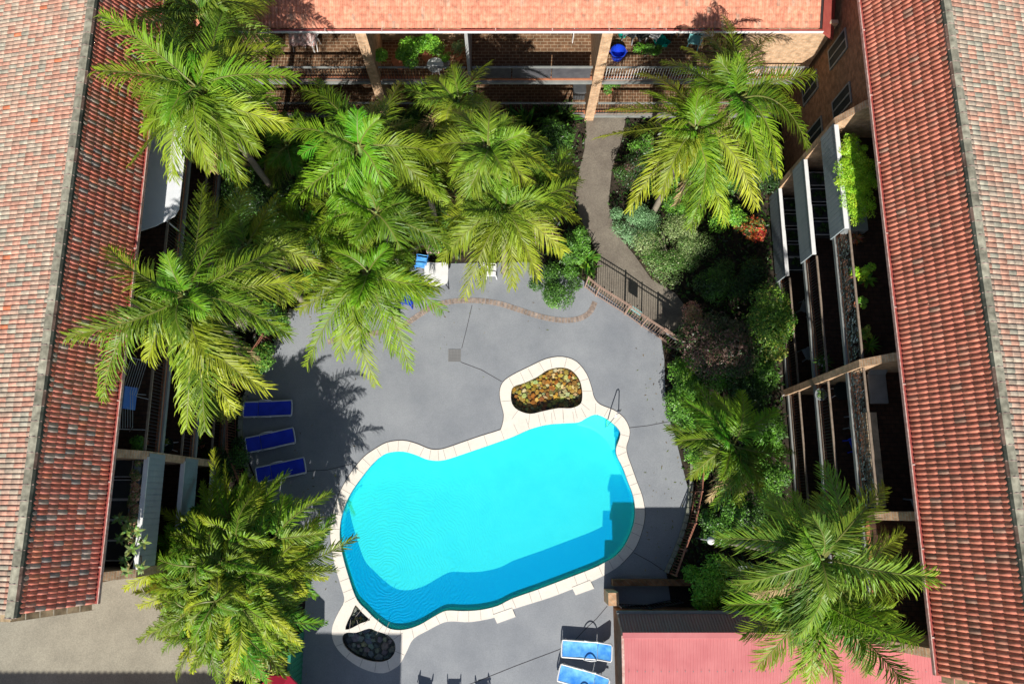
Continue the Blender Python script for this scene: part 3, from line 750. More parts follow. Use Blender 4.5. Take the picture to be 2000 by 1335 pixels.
# ------------------------------------------------------------------ fences
def picket_fence(name, label, px, h, m, rail_w=.03, sp=.11, z0=.05, group=None, posts=True):
    q = PP(px); e = empty(name, (q[0].x, q[0].y, 0), label, 'fence', group)
    for a, e2 in zip(q, q[1:]):
        b = MB(); c = MB()
        L = (e2-a).length; t = (e2-a).normalized()
        for zz in (h, h-.16, z0+.08): b.bar(a+Vector((0,0,zz)), e2+Vector((0,0,zz)), rail_w, .03)
        k = max(1, int(L/sp))
        for i in range(1, k): p = a+t*i*L/k; c.bar(p+Vector((0,0,z0+.08)), p+Vector((0,0,h)), .017, .017)
        b.build('rails', m, e); c.build('pickets', m, e)
    for p in q: d = MB(); d.bar(p, p+Vector((0,0,h+.06)), .055, .055); d.build('post', m, e)
    return e
HF = 1.5
F1 = (1163,578); F2 = (1219,613); F3 = (1283,657)
picket_fence('pool_fence', 'brown metal picket fence on the upper right of the deck beside the path', [(1142,561), F1, F2], HF, M['rail'])
picket_fence('pool_gate', 'brown pool gate panel between two posts at the end of the path', [(1220,614), (1252,637), F3], HF, M['rail'])
picket_fence('pool_fence', 'short brown picket fence end against the shrubs, right of the gate', [(1284,657), (1322,684)], HF, M['rail'], rail_w=.09)
for (u, v, m_, lab) in ((1243, 607, 'lightteal', 'pale teal notice board fixed on the pool gate'), (1312, 655, 'white', 'white notice board fixed on the fence right of the gate')):
    p = P(u, v, 1.05); t = (P(1283,657)-P(1220,614)).normalized(); nn = Vector((-t.y, t.x, 0))
    b = MB(); a = p-t*.24; c = p+t*.24
    b.bar(a, c, .02, .5); 
    sg = b.build('notice_board', M[m_], bevel=.004); tag(sg, lab, 'sign')
picket_fence('garden_fence', 'rust red picket fence curving between the right side of the deck and the palms', [(1362,905),(1357,960),(1345,1020),(1325,1070),(1308,1118)], 1.2, M['rust'])
picket_fence('garden_fence', 'rust red picket fence behind the loungers on the left of the deck', [(560,600),(530,665),(480,740),(462,800),(462,880),(488,950)], 1.2, M['rust'])
picket_fence('garden_fence', 'dark picket fence across the shaded end of the pool house', [(1206,1178),(1260,1180),(1320,1168)], 1.2, M['black'])
picket_fence('garden_fence', 'black picket fence along the left side of the pool house roof', [(1206,1215),(1204,1290),(1203,1400)], 1.3, M['black'])
for q, lab in (([(1350,905),(1347,960),(1337,1020),(1318,1075),(1300,1117)], 'low mossy stone kerb along the right side of the deck'),
               ([(572,605),(545,665),(497,745),(474,800),(474,880),(500,950)], 'low mossy stone kerb behind the loungers on the left')):
    pts = smooth_loop(PP(q), 4, closed=False); b = MB()
    for a, c in zip(pts, pts[1:]): b.bar(a.lerp(c,.03)+Vector((0,0,.11)), a.lerp(c,.97)+Vector((0,0,.11)), .16, .2)
    k_ = b.build('stone_kerb', M['curb'], bevel=.015); tag(k_, lab, 'kerb')

# ------------------------------------------------------------------ pool handrail
a = P(1184, 833); c = P(1208, 803)
hr = empty('pool_handrail', (c.x, c.y, 0), 'stainless steel entry handrail at the top right corner of the pool', 'handrail')
d = (a-c).normalized()
for s_ in (0,):
    b = MB(); pts = [Vector((c.x,c.y,.04)), Vector((c.x,c.y,.72)), Vector((c.x,c.y,.80))+d*.06, Vector((c.x,c.y,.84))+d*.16, Vector((a.x,a.y,.45))-d*.25, Vector((a.x,a.y,.2))-d*.05, Vector((a.x,a.y,-.3))]
    b.tube(pts, .022, 10); b.build('rail', M['steel'], hr, smooth=True)
b = MB(); b.lathe((c.x,c.y,.04), [(.06,0),(.06,.015),(.03,.03)]); b.build('flange', M['steel'], hr)

# ------------------------------------------------------------------ sun loungers
def make_lounger(sling, frame, label, group, recline=22):
    root = empty('sun_lounger', (0,0,0), label, 'sun lounger', group)
    # head at +x ; length 1.95, width .66
    b = LMB(); hw = .31; zS = .34; hx = .42
    outline = [(-.97,-hw),(hx,-hw),(hx,hw),(-.97,hw)]
    b.tube([(-.95,-hw,zS),(hx,-hw,zS)], .028, 8); b.tube([(-.95,hw,zS),(hx,hw,zS)], .028, 8)
    b.tube([(-.97,-hw,zS),(-.99,-.15,zS),(-.99,.15,zS),(-.97,hw,zS)], .028, 8)
    b.box(-.97,hx,-hw-.035,-hw+.02,zS-.06,zS-.02); b.box(-.97,hx,hw-.02,hw+.035,zS-.06,zS-.02)
    b.box(hx-.02,.95,-hw+.02,-hw+.06,zS-.10,zS-.05); b.box(hx-.02,.95,hw-.06,hw-.02,zS-.10,zS-.05)
    b.build('frame', frame, root)
    for x in (-.78, .62):
        for s_ in (-1, 1):
            b = LMB(); b.bar((x, s_*(hw-.01), zS-.05), (x+(.05 if x > 0 else -.05), s_*(hw+.0), 0), .05, .035); b.build('leg', frame, root)
    # seat sling with soft sag and slats
    b = LMB(); n = 14; vs = []
    for i in range(n+1):
        t = i/n; x = -.95+t*(hx+.93)
        for j in range(7):
            yy = -hw+.03+j*(2*hw-.06)/6; vs.append((x, yy, zS+.015-.03*math.sin(math.pi*j/6)+.012*math.sin(t*9)))
    b.add(vs, [(i*7+j, (i+1)*7+j, (i+1)*7+j+1, i*7+j+1) for i in range(n) for j in range(6)])
    b.build('seat', sling, root, smooth=True)
    ca, sa = math.cos(R(recline)), math.sin(R(recline)); L = .58
    b = LMB(); n = 6; vs = []
    for i in range(n+1):
        t = i/n*L
        for j in range(7):
            yy = -hw+.03+j*(2*hw-.06)/6; vs.append((hx+t*ca, yy, zS+.015+t*sa-.03*math.sin(math.pi*j/6)))
    b.add(vs, [(i*7+j, (i+1)*7+j, (i+1)*7+j+1, i*7+j+1) for i in range(n) for j in range(6)])
    bk = b.build('backrest', sling, root, smooth=True)
    b = LMB(); b.tube([(hx,-hw,zS+.01),(hx+(L-.04)*ca,-hw,zS+(L-.04)*sa),(hx+L*ca,-hw+.07,zS+L*sa),(hx+L*ca,hw-.07,zS+L*sa),(hx+(L-.04)*ca,hw,zS+(L-.04)*sa),(hx,hw,zS+.01)], .028, 8)
    f2 = b.build('backrest_frame', frame, root)
    for s_ in (-1, 1):                                       # arched armrests
        b = LMB(); pts = []
        for i in range(9):
            t = i/8; pts.append((-.12+t*.52, s_*(hw+.035), zS-.02+.22*math.sin(math.pi*t)**.7))
        b.tube(pts, .022, 7); b.build('armrest', frame, root)
    return root
GL = 'sun loungers on the pool deck'
fr_l = mat('pale_grey_frame', (.62,.64,.70), (.55,.57,.63), rough=.4)
Lb = make_lounger(M['blue'], fr_l, 'navy blue lounger, topmost of the three in shade on the left', GL, 10)
def place_px(o, head, foot):
    a, c = P(*head, .34), P(*foot, .34); m = (a+c)/2; o.location = (m.x, m.y, .035); o.rotation_euler.z = math.atan2(a.y-c.y, a.x-c.x)
place_px(Lb, (482,800), (566,796))
L2_ = copy_tree(Lb); L2_['label'] = 'navy blue lounger, middle of the three in shade on the left'; place_px(L2_, (487,869), (571,850))
L3_ = copy_tree(Lb); L3_['label'] = 'navy blue lounger touched by a palm frond, lowest of the three on the left'; place_px(L3_, (507,927), (592,908))
Lr = make_lounger(M['skyblue'], M['white'], 'bright blue lounger with white frame, upper of the sunlit pair at the bottom', GL, 30)
place_px(Lr, (1194,1272), (1099,1265))
L5_ = copy_tree(Lr); L5_['label'] = 'bright blue lounger with white frame, tilted and cut by the bottom edge of the picture'; place_px(L5_, (1187,1338), (1093,1312))

# ------------------------------------------------------------------ patio chairs, tables
def make_chair(m, label, group=None, name='patio_chair'):
    root = empty(name, (0,0,0), label, 'chair', group)
    b = LMB(); b.box(-.24,.24,-.23,.22,.42,.45); b.build('seat', m, root, bevel=.015)
    b = LMB()
    for i in range(5): b.bar((-.19+i*.095, -.235, .48), (-.19+i*.095, -.31, .86), .05, .015, up=(0,1,0))
    b.bar((-.25,-.315,.87),(.25,-.315,.87),.04,.05); b.build('backrest', m, root)
    for x, y in ((-.21,-.2),(.21,-.2),(-.21,.2),(.21,.2)):
        b = LMB(); b.bar((x,y,.42),(x*1.1,y*1.15,0),.04,.04); b.build('leg', m, root)
    for s_ in (-1, 1):
        b = LMB(); b.tube([(s_*.25,.2,.43),(s_*.26,.2,.63),(s_*.26,.1,.66),(s_*.26,-.28,.67)], .018, 7); b.build('armrest', m, root)
    return root
ch = make_chair(M['white'], 'white plastic chair at the bottom edge, leftmost of the three', 'chairs along the bottom edge')
def put(o, u, v, h=.035, rz=0): p = P(u, v, h); o.location = p; o.rotation_euler.z = rz; return o
put(ch, 828, 1366, .035, R(-14))
c2 = copy_tree(ch); c2['label'] = 'white plastic chair at the bottom edge, middle of the three'; put(c2, 884, 1370, .035, R(0))
c3 = copy_tree(ch); c3['label'] = 'white plastic chair at the bottom edge, rightmost of the three beside the dark joint'; put(c3, 940, 1370, .035, R(10))

def round_table(u, v, h, r_, m, label, legm=None, hh=.72):
    p = P(u, v, h); e = empty('round_table', (p.x, p.y, h), label, 'table')
    b = MB(); b.lathe((p.x,p.y,h+hh), [(r_-.01,-.03),(r_,-.02),(r_,0),(r_-.02,.008)], 28); b.build('table_top', m, e)
    for k in range(4):
        t = R(45+90*k); b = MB(); b.tube([(p.x+.12*math.cos(t),p.y+.12*math.sin(t),h+hh-.03),(p.x+r_*.75*math.cos(t),p.y+r_*.75*math.sin(t),h)], .016, 7); b.build('leg', legm or m, e)
    return e
# poolside setting half hidden by the palms
p = P(852, 536, .74)
te = empty('patio_table', (p.x, p.y, .035), 'white rectangular patio table with dark metal frame under the palm fronds', 'table')
b = MB(); b.prism([smooth_loop([Vector((p.x+x, p.y+y, 0)) for x, y in ((-.45,-.38),(0,-.5),(.45,-.38),(.5,0),(.45,.5),(0,.52),(-.45,.5),(-.5,0))], 4)], .72, .75, bottom=True)
b.build('table_top', M['white'], te)
for x, y in ((-.4,-.35),(.4,-.35),(-.4,.45),(.4,.45)):
    b = MB(); b.tube([(p.x+x*.8,p.y+y*.8,.72),(p.x+x*1.25,p.y+y*1.25,.035)], .022, 7); b.build('leg', M['black'], te)
for (u, v, rz, m_, lab) in ((824,518,R(80),'skyblue','blue patio chair left of the white patio table'), (960,535,R(-90),'white','white slatted patio chair right of the palms, on the upper deck'), (848,492,R(180),'pink','pale pink patio chair above the white patio table'), (800,590,R(70),'blue2','dark blue patio chair under the lower palm fronds')):
    c_ = make_chair(M[m_], lab); put(c_, u, v, .035, rz)

# ------------------------------------------------------------------ foliage
def leaf_cloud(C, Rr, n, size, pal, r, squash=.8, up=.6, lumps=14, lump_r=.45, aspect=.42):
    """n small leaf faces spread over lumps that fill the crown's volume"""
    C = np.array(C, float); Rr = np.array(Rr, float)
    d = r.normal(size=(lumps, 3)); d /= np.linalg.norm(d, axis=1)[:, None]; d[:, 2] = np.abs(d[:, 2])*.9-.15
    lc = C+d*Rr*r.uniform(.35, .85, (lumps, 1)); lr = lump_r*r.uniform(.6, 1.2, lumps)*Rr.mean()
    k = r.integers(0, lumps, n); e = r.normal(size=(n, 3)); e /= np.linalg.norm(e, axis=1)[:, None]; e[:, 2] *= .8
    e[:, 2] = np.where(e[:, 2] < -.3, -e[:, 2], e[:, 2]); pos = lc[k]+e*(lr[k]*r.uniform(.55, 1.05, n))[:, None]; pos[:, 2] = np.maximum(pos[:, 2], .05)
    nrm = e*.7+np.array([0, 0, up])+r.normal(0, .45, (n, 3)); nrm /= np.linalg.norm(nrm, axis=1)[:, None]
    t = r.normal(size=(n, 3)); t -= (t*nrm).sum(1)[:, None]*nrm; t /= np.linalg.norm(t, axis=1)[:, None]
    s = np.cross(nrm, t); L = (size*r.uniform(.6, 1.35, n))[:, None]
    V = np.stack([pos-t*L*.5, pos+s*L*aspect*.5-nrm*L*.04, pos+t*L*.5-nrm*L*.12, pos-s*L*aspect*.5-nrm*L*.04], 1).reshape(-1, 3)
    F = np.arange(n*4).reshape(-1, 4)
    pal = np.array(pal); lp = r.integers(0, len(pal), lumps)
    ci = np.where(r.random(n) < .55, lp[k], r.integers(0, len(pal), n))
    c = np.minimum(pal[ci]*1.55*r.uniform(.7, 1.35, (n, 1)), .8); return V, F, np.repeat(c, 4, axis=0)
G_DARK = [(.018,.05,.010),(.03,.078,.015),(.045,.105,.018),(.015,.035,.010)]
G_MID = [(.06,.15,.02),(.085,.21,.025),(.11,.24,.03),(.045,.11,.018)]
G_BRIGHT = [(.10,.27,.02),(.15,.34,.03),(.08,.20,.02),(.22,.38,.04)]
G_OLIVE = [(.17,.24,.08),(.23,.29,.12),(.11,.18,.05),(.27,.33,.14)]
G_GREY = [(.14,.27,.12),(.20,.34,.17),(.10,.20,.08)]
G_LIME = [(.20,.42,.02),(.28,.48,.03),(.14,.32,.02),(.35,.46,.03)]
G_RED = [(.55,.07,.03),(.48,.14,.03),(.10,.15,.03),(.60,.22,.06),(.35,.04,.03)]
G_PURP = [(.10,.055,.045),(.07,.07,.035),(.14,.08,.06),(.05,.06,.03)]
G_PINK = [(.45,.20,.14),(.38,.25,.12),(.20,.20,.08),(.50,.28,.20)]
G_YEL = [(.30,.36,.05),(.16,.28,.03),(.42,.42,.08),(.09,.18,.02)]
def shrub(name, label, u, v, rx, ry, h, pal, n=5000, size=.10, cat='shrub', group=None, z0=0, **kw):
    """u,v: where the middle of the crown shows; rx,ry radii in photo pixels"""
    hm = z0+h*.62; c = P(u, v, hm); s = (H-hm)/FPX
    e = empty(name, (c.x, c.y, z0), label, cat, group)
    V, F, C = leaf_cloud((c.x, c.y, z0+h*.5), (rx*s, ry*s, h*.5), n, size, pal, nr, **kw)
    V[:, 2] = np.maximum(V[:, 2], z0+.04)
    np_mesh('crown', V, F, C, M['leaf'], e)
    b = MB(); rr = random.Random(int(u*7+v))
    for k in range(4):
        t = rr.uniform(0, 6.28); q = Vector((c.x+math.cos(t)*rx*s*.5, c.y+math.sin(t)*ry*s*.5, z0+h*.7))
        b.tube([(c.x+.05*math.cos(t), c.y+.05*math.sin(t), z0), ((c.x+q.x)/2, (c.y+q.y)/2, z0+h*.3), q], [.035, .025, .01], 6)
    b.build('trunk', M['bark'], e)
    return e
shrub('shrub', 'round dark green shrub overhanging the brick edging at the top of the deck', 1090, 555, 62, 50, 1.5, G_MID+G_DARK[1:3], 9000, .085)
shrub('shrub', 'sprawling olive green bush on the right side of the path', 1316, 482, 84, 74, 1.9, G_OLIVE+G_MID[:1], 12000, .07)
shrub('shrub', 'soft grey green bush at the left end of the olive bush beside the path', 1240, 430, 54, 56, 1.4, G_GREY, 7000, .07)
shrub('shrub', 'fiery red and orange croton bush right of the olive bush', 1468, 445, 32, 34, 1.6, G_RED, 2600, .12)
shrub('shrub', 'bright green leafy shrub hugging the right edge of the deck below the fence', 1335, 735, 42, 68, 1.6, G_BRIGHT+G_MID, 9000, .09)
shrub('shrub', 'feathery green shrub at the right edge of the deck opposite the handrail', 1345, 815, 45, 45, 1.5, G_MID+G_BRIGHT[:1], 6500, .10)
shrub('shrub', 'glossy bright green round bush above the pool house roof', 1392, 1135, 55, 58, 2.0, G_BRIGHT, 6500, .12)
shrub('tree', 'dark purple leaved tree between the gate and the east balconies', 1420, 665, 78, 78, 4.6, G_PURP+G_DARK, 14000, .10, cat='tree')
shrub('shrub', 'pale pink tipped shrub just right of the pool gate', 1352, 610, 24, 22, 1.9, G_PINK, 1500, .11)
shrub('tree', 'broad leafy tree with yellow green tips against the east balconies', 1505, 640, 40, 95, 4.4, G_YEL[1:]+G_MID, 9500, .11, cat='tree')
shrub('shrub', 'dark bushy shrub behind the purple tree, below the east balconies', 1460, 780, 75, 60, 3.0, G_DARK, 7000, .10)
shrub('shrub', 'dark green shrub in the gap between red croton and purple tree', 1440, 540, 75, 45, 1.8, G_DARK, 8000, .09)
shrub('shrub', 'dark round shrub overhanging the path just below the big right hand palm', 1236, 335, 46, 48, 1.6, G_DARK+G_PURP[:1], 5500, .08)
shrub('shrub', 'yellow flowering bush between the left palm and the top lounger', 425, 790, 45, 42, 2.0, G_YEL, 5000, .09)
shrub('shrub', 'variegated yellow green bush at the foot of the cane palm beside the driveway', 490, 1288, 50, 40, 1.6, G_YEL+G_PINK[1:2], 5500, .08)
shrub('tree', 'large dark leafy tree between the two leftmost palms', 510, 360, 85, 90, 4.6, G_DARK+G_MID[:1], 15000, .10, cat='tree')
shrub('tree', 'dark leafy tree under the middle palms', 600, 300, 70, 60, 3.6, G_DARK, 8000, .10, cat='tree')
shrub('shrub', 'broad glossy dark shrub on the left edge of the path', 1090, 270, 50, 48, 1.9, G_MID+G_DARK, 6000, .20, aspect=.3)
shrub('shrub', 'leafy shrub below the middle palms at the left edge of the path', 1120, 480, 35, 50, 1.7, G_MID, 5000, .15, aspect=.35)
shrub('shrub', 'dark bush at the left edge of the deck behind the palms', 530, 620, 45, 40, 1.7, G_MID+G_DARK, 6000, .09)
shrub('shrub', 'silver grey shrub between the left palms', 470, 600, 40, 50, 2.0, [(.16,.15,.12),(.10,.12,.06),(.22,.20,.15)], 5000, .09)
shrub('shrub', 'dark green shrub behind the lowest lounger', 440, 900, 50, 50, 1.4, G_DARK+G_MID[:1], 5500, .10)
shrub('shrub', 'dark green bush at the foot of the shaded east balconies beside the lower palm', 1430, 1000, 65, 55, 2.6, G_MID+G_DARK, 7000, .10)
shrub('shrub', 'dark spreading shrub under the middle palms, above the table', 760, 500, 60, 45, 1.8, G_DARK+G_MID, 7000, .11)
shrub('shrub', 'green shrub in shade below the north balconies', 800, 240, 90, 30, 1.5, G_DARK+G_MID[:2], 8000, .10)
shrub('shrub', 'dark shrub under the upper left palm near the west balconies', 400, 330, 40, 60, 1.8, G_DARK, 6000, .10)
shrub('shrub', 'leafy bush at the top right corner of the pool house roof', 1755, 1100, 40, 60, 2.4, G_DARK+G_MID[:1], 6000, .11)
shrub('shrub', 'lime green fern bush squeezed between kerb and right palm', 1370, 900, 32, 40, 1.4, G_BRIGHT+G_MID, 4500, .10)
shrub('shrub', 'tall dark shrub against the east stair wall behind the big palm', 1500, 330, 50, 60, 2.0, G_DARK, 6500, .10)
shrub('shrub', 'pale pink and green bush right of the lower palm trunk', 1700, 1050, 40, 35, 3.0, G_PINK[1:]+G_MID, 4000, .10)
shrub('shrub', 'leafy green bush beneath the big right hand palm', 1345, 395, 60, 40, 1.6, G_BRIGHT+G_MID, 7500, .10)

for u_, v_, rx_, ry_, h_, pl_, lab_ in (
    (1480,725,45,40,3.0,G_MID,'leafy green shrub between the purple tree and the east balconies'),
    (1500,850,38,50,2.2,G_MID+G_BRIGHT[:1],'green shrub against the east balconies right of the small shaded palm'),
    (1500,935,45,40,2.2,G_MID,'rounded green shrub above the grey green palm against the east balconies'),
    (1400,720,45,45,2.0,G_MID+G_BRIGHT[:1],'feathery green shrub left of the purple tree foot'),
    (1405,1040,30,30,1.8,G_MID,'small dark green shrub beside the white garden lamp'),
    (1262,285,38,35,1.4,G_MID+G_PURP[:1],'low mixed shrub at the right edge of the path top'),
    (1300,350,45,35,1.5,G_MID,'leafy shrub under the yellow tipped palm beside the path'),
    (1420,420,45,35,1.7,G_BRIGHT+G_MID,'bright leafy shrub between the olive bush and the red croton'),
    (1390,350,60,40,1.8,G_MID,'green shrub beneath the crown of the big upper right palm'),
    (1395,560,50,35,2.0,G_DARK+G_MID[:2],'dark leafy shrub above the pink tipped shrub'),
    (640,480,55,45,2.0,G_MID+G_DARK,'leafy green shrub under the young palm left of centre'),
    (840,440,50,50,2.2,G_MID,'leafy shrub in the bed above the white patio table'),
    (560,420,60,50,2.6,G_MID+G_DARK,'tall leafy shrub in the middle of the left bed'),
    (430,420,45,60,2.6,G_MID+G_DARK,'tall green shrub beside the west balconies under the canvas awning'),
    (1040,300,50,40,1.8,G_BRIGHT[:1]+G_MID,'broad leaved shrub left of the top of the path'),
    (590,545,45,40,1.8,G_MID,'leafy green shrub at the upper left corner of the deck'),
    (880,560,1,1,.3,G_MID,''),
    (505,700,30,40,1.5,G_MID+G_YEL[:1],'yellow green shrub behind the stone kerb above the loungers'),
    (430,700,45,50,2.4,G_MID+G_DARK,'green shrub under the left palm beside the west balconies')):
    if lab_: shrub('shrub', lab_, u_, v_, rx_, ry_, h_, pl_, int(rx_*ry_*2.4), .11)
# ground cover over the beds
n = 42000
xy = np.stack([nr.uniform(-11.3, 11.6, n), nr.uniform(-4.6, 16.9, n)], 1)
keep = []
phx = (EL.x-.3, yE+.9)
for i, (x, y) in enumerate(xy):
    if inside((x, y), deck) or inside((x, y), path) or inside((x, y), drive): continue
    if x > phx[0] and y < phx[1]: continue
    keep.append(i)
xy = xy[keep]; n = len(xy)
pos = np.concatenate([xy, (nr.random(n)**1.5*.55)[:, None]], 1)
nrm = np.array([0, 0, 1.])+nr.normal(0, .5, (n, 3)); nrm /= np.linalg.norm(nrm, axis=1)[:, None]
t = nr.normal(size=(n, 3)); t -= (t*nrm).sum(1)[:, None]*nrm; t /= np.linalg.norm(t, axis=1)[:, None]; s = np.cross(nrm, t)
L = nr.uniform(.08, .26, n)[:, None]
V = np.stack([pos-t*L*.5, pos+s*L*.2, pos+t*L*.5-nrm*L*.1, pos-s*L*.2], 1).reshape(-1, 3)
pal = np.array(G_DARK+G_MID[:2]+[(.07,.05,.03),(.12,.08,.045)]); c = pal[nr.integers(0, len(pal), n)]*nr.uniform(.7, 1.3, (n, 1))
np_mesh('undergrowth', V, np.arange(n*4).reshape(-1, 4), np.repeat(c, 4, 0), M['leaf'], label='low dark leafy ground cover filling the garden beds', category='plants', kind='stuff') if False else None
o = np_mesh('undergrowth', V, np.arange(n*4).reshape(-1, 4), np.repeat(c, 4, 0), M['leaf'])
tag(o, 'low dark leafy ground cover filling the garden beds', 'ground cover', kind='stuff')

# ---- palms
def frond(mb, p0, tip, r, base, yel, Lmax=.72, nl=46, lift=.9, dead=False, wd=.033):
    p0, tip = Vector(p0), Vector(tip); d = tip-p0; hor = Vector((d.x, d.y, 0)); hl = hor.length
    side0 = Vector((0,0,1)).cross(hor.normalized() if hl > .01 else Vector((1,0,0)))
    bend = r.uniform(-.24, .24)*hl
    c1 = p0+hor*.38+Vector((0,0,max(lift, .3)+d.z*.1))+side0*bend
    roll = r.uniform(-.75, .75)
    n = 22; pts = []
    for i in range(n+1):
        t = i/n; pts.append((1-t)**2*p0+2*t*(1-t)*c1+t*t*tip)
    rc = (.22, .24, .06) if not dead else (.26, .17, .09)
    mb.tube(pts, [.03*(1-.82*i/n)+.004 for i in range(n+1)], 5, col=rc, cap=False)
    total = (pts[-1]-pts[0]).length
    for i in range(nl):
        t = .13+.87*(i+r.uniform(-.2, .2))/nl; t = min(max(t, .1), 1.0)
        q = (1-t)**2*p0+2*t*(1-t)*c1+t*t*tip
        tg = (2*(1-t)*(c1-p0)+2*t*(tip-c1)).normalized()
        sd_ = tg.cross(Vector((0,0,1)))
        if sd_.length < .1: sd_ = side0.copy()
        sd_.normalize(); upv = sd_.cross(tg).normalized()
        a = math.sin(roll); cR = math.cos(roll)
        sR = sd_*cR+upv*a; uR = upv*cR-sd_*a
        prof = (.45+.75*math.sin(math.pi*min(1, .12+t*.86))**.8) if t < .97 else .45
        L = Lmax*prof*min(1, total/2.6+.2)*r.uniform(.72, 1.12)
        ang = R(26+38*t)+r.uniform(-.16, .16)
        for s_ in (-1, 1):
            if r.random() < .05: continue
            vdir = (sR*s_*math.cos(ang)+tg*math.sin(ang)+uR*r.uniform(.05, .30)).normalized()
            e1 = q+vdir*L*.42; dz = Vector((0,0,-1))
            v2 = (vdir+dz*r.uniform(.25, .95)).normalized(); e2 = e1+v2*L*.36
            v3 = (v2+dz*r.uniform(.5, 1.1)).normalized(); e3 = e2+v3*L*.26
            wv = tg.cross(vdir).cross(vdir).normalized()
            tw = (wv*.8+uR*r.uniform(-.4, .4)).normalized()
            f = r.uniform(.8, 1.22); yy = min(1, max(0, yel*(.35+1.1*t)+r.uniform(-.12, .12)))
            if dead: col = (.46*f, .34*f, .17*f)
            else: base = (min(base[0], base[1]*.46), base[1], base[2]); col = tuple((base[k]*(1-yy)+(.45,.49,.035)[k]*yy)*f for k in range(3))
            tipc = tuple(col[k]*.6+(.38,.30,.08)[k]*.4 for k in range(3))
            w1 = tw*wd*.5
            b0 = len(mb.v)
            mb.v += [tuple(q-w1*.7), tuple(q+w1*.7), tuple(e1+w1), tuple(e1-w1), tuple(e2+w1*.7), tuple(e2-w1*.7), tuple(e3)]
            mb.f += [(b0,b0+1,b0+2,b0+3), (b0+3,b0+2,b0+4,b0+5), (b0+5,b0+4,b0+6)]
            mb.c += [col, col, col, col, col, col, tipc]

def palm(label, u, v, h, tips, base=(.115,.285,.016), yel=.45, extra=6, seed=1, Lmax=.80, dead=2, rad=2.8, drop=1.5, trunk_r=.13, group='palm trees round the pool', nl=72, basepx=None):
    r = random.Random(seed); c = P(u, v, h)
    e = empty('palm_tree', (c.x, c.y, 0), label, 'palm tree', group)
    b = MB(); top = Vector((c.x, c.y, h))
    for (tu, tv) in tips:
        far = math.hypot(tu-u, tv-v)/60.0
        th = h-drop*min(1.2, (far/3.0)**1.5)*r.uniform(.6, 1.25)
        tp = P(tu, tv, max(th, .6))
        if abs(tp.x) > 11.4: tp = P(tu, tv, 8.9+min(2.2, (abs(tp.x)-11.6)*2.3)+.45)
        if abs(tp.x) > 11.4 and tp.z < 8.9+min(2.2, (abs(tp.x)-11.6)*2.3)+.3: tp.z += .3
        if tp.y > NY-.3 and abs(tp.x) < 11.5: tp = P(tu, tv, max(th, NE+(tp.y-NY)*.4+.5))
        g_ = r.choice([.42, .6, .8, 1.0, 1.2]); br = tuple(x*g_ for x in base); br = (br[0]*r.uniform(.8, 1.25), br[1], br[2])
        frond(b, top+Vector((r.uniform(-.06,.06), r.uniform(-.06,.06), r.uniform(-.35, .0))), tp, r, br, yel*r.uniform(.3, 1.5), Lmax=Lmax, lift=r.uniform(.5, 1.1), nl=nl)
    extra += 3; yel *= .8
    for k in range(extra):
        a = r.uniform(0, 6.28); rr = rad*r.uniform(.55, .9)
        upw = k < extra*.4
        tp = Vector((c.x+math.cos(a)*rr*(.55 if upw else 1), c.y+math.sin(a)*rr*(.55 if upw else 1), h+(r.uniform(.2,.8) if upw else -r.uniform(.9,2.0))))
        br = tuple(x*r.uniform(.6, 1.1) for x in base)
        frond(b, top+Vector((0,0,-.1 if upw else -.45)), tp, r, br, yel*r.uniform(.1, .9), Lmax=Lmax*.95, lift=r.uniform(.3, .7), nl=nl)
    for k in range(dead):
        a = r.uniform(0, 6.28); q_ = r.uniform(1.3, 2.3); tp = Vector((c.x+math.cos(a)*q_, c.y+math.sin(a)*q_, h-r.uniform(1.3, 2.2)))
        frond(b, top+Vector((0,0,-.5)), tp, r, base, 0, Lmax=.55, lift=.35, dead=True)
    b.build('crown', M['palm'], e)
    b = MB(); ry = r.uniform(-.2,.2)
    zs = [0, .3]+[.3+i*(h-1.2)/10 for i in range(1, 11)]
    bs = P(*basepx) if basepx else Vector((c.x, c.y, 0)); off = bs-Vector((c.x, c.y, 0))
    b.tube([(c.x+off.x*max(0,1-z/(h-.9))**1.5, c.y+off.y*max(0,1-z/(h-.9))**1.5, z) for z in zs], [trunk_r*1.5, trunk_r*1.1]+[trunk_r*(1-.02*i) for i in range(10)], 12); b.build('trunk', M['bark'], e, smooth=True)
    b = MB(); b.tube([(c.x,c.y,h-.92),(c.x,c.y,h-.7),(c.x,c.y,h-.3),(c.x,c.y,h+.1)], [trunk_r*.95, trunk_r*1.15, trunk_r*.7, .03], 12); b.build('crownshaft', M['shaft'], e, smooth=True)
    return e
palm('tall palm at the upper left whose fronds sweep over the red roof', 385, 172, 10.7,
     [(197,27),(187,138),(256,320),(337,347),(469,352),(556,240),(580,152),(540,95),(440,10),(300,60),(410,330),(500,290),(280,215),(350,40)], drop=.95, seed=11, yel=.4, extra=7)
palm('palm cut by the top edge above the upper left palm', 385, 25, 9.6, [(500,-40),(290,-20),(545,90),(460,120),(250,55),(520,20),(380,-60)], drop=.95, seed=12, base=(.12,.24,.025), yel=.45, extra=5)
palm('tall palm at the left whose longest frond lies across the red roof', 362, 575, 10.7,
     [(131,656),(202,782),(364,838),(400,843),(522,760),(566,655),(602,548),(590,462),(395,358),(210,482),(470,410),(455,800),(290,700),(300,560)], basepx=(470,700), drop=.95, seed=13, yel=.45, extra=6)
palm('palm between the upper left and left palms, leaning to the courtyard centre', 480, 478, 7.6, [(395,380),(480,365),(600,440),(620,520),(560,590),(430,560),(400,480),(540,380)], seed=14, base=(.13,.27,.025), yel=.55, extra=4, nl=60)
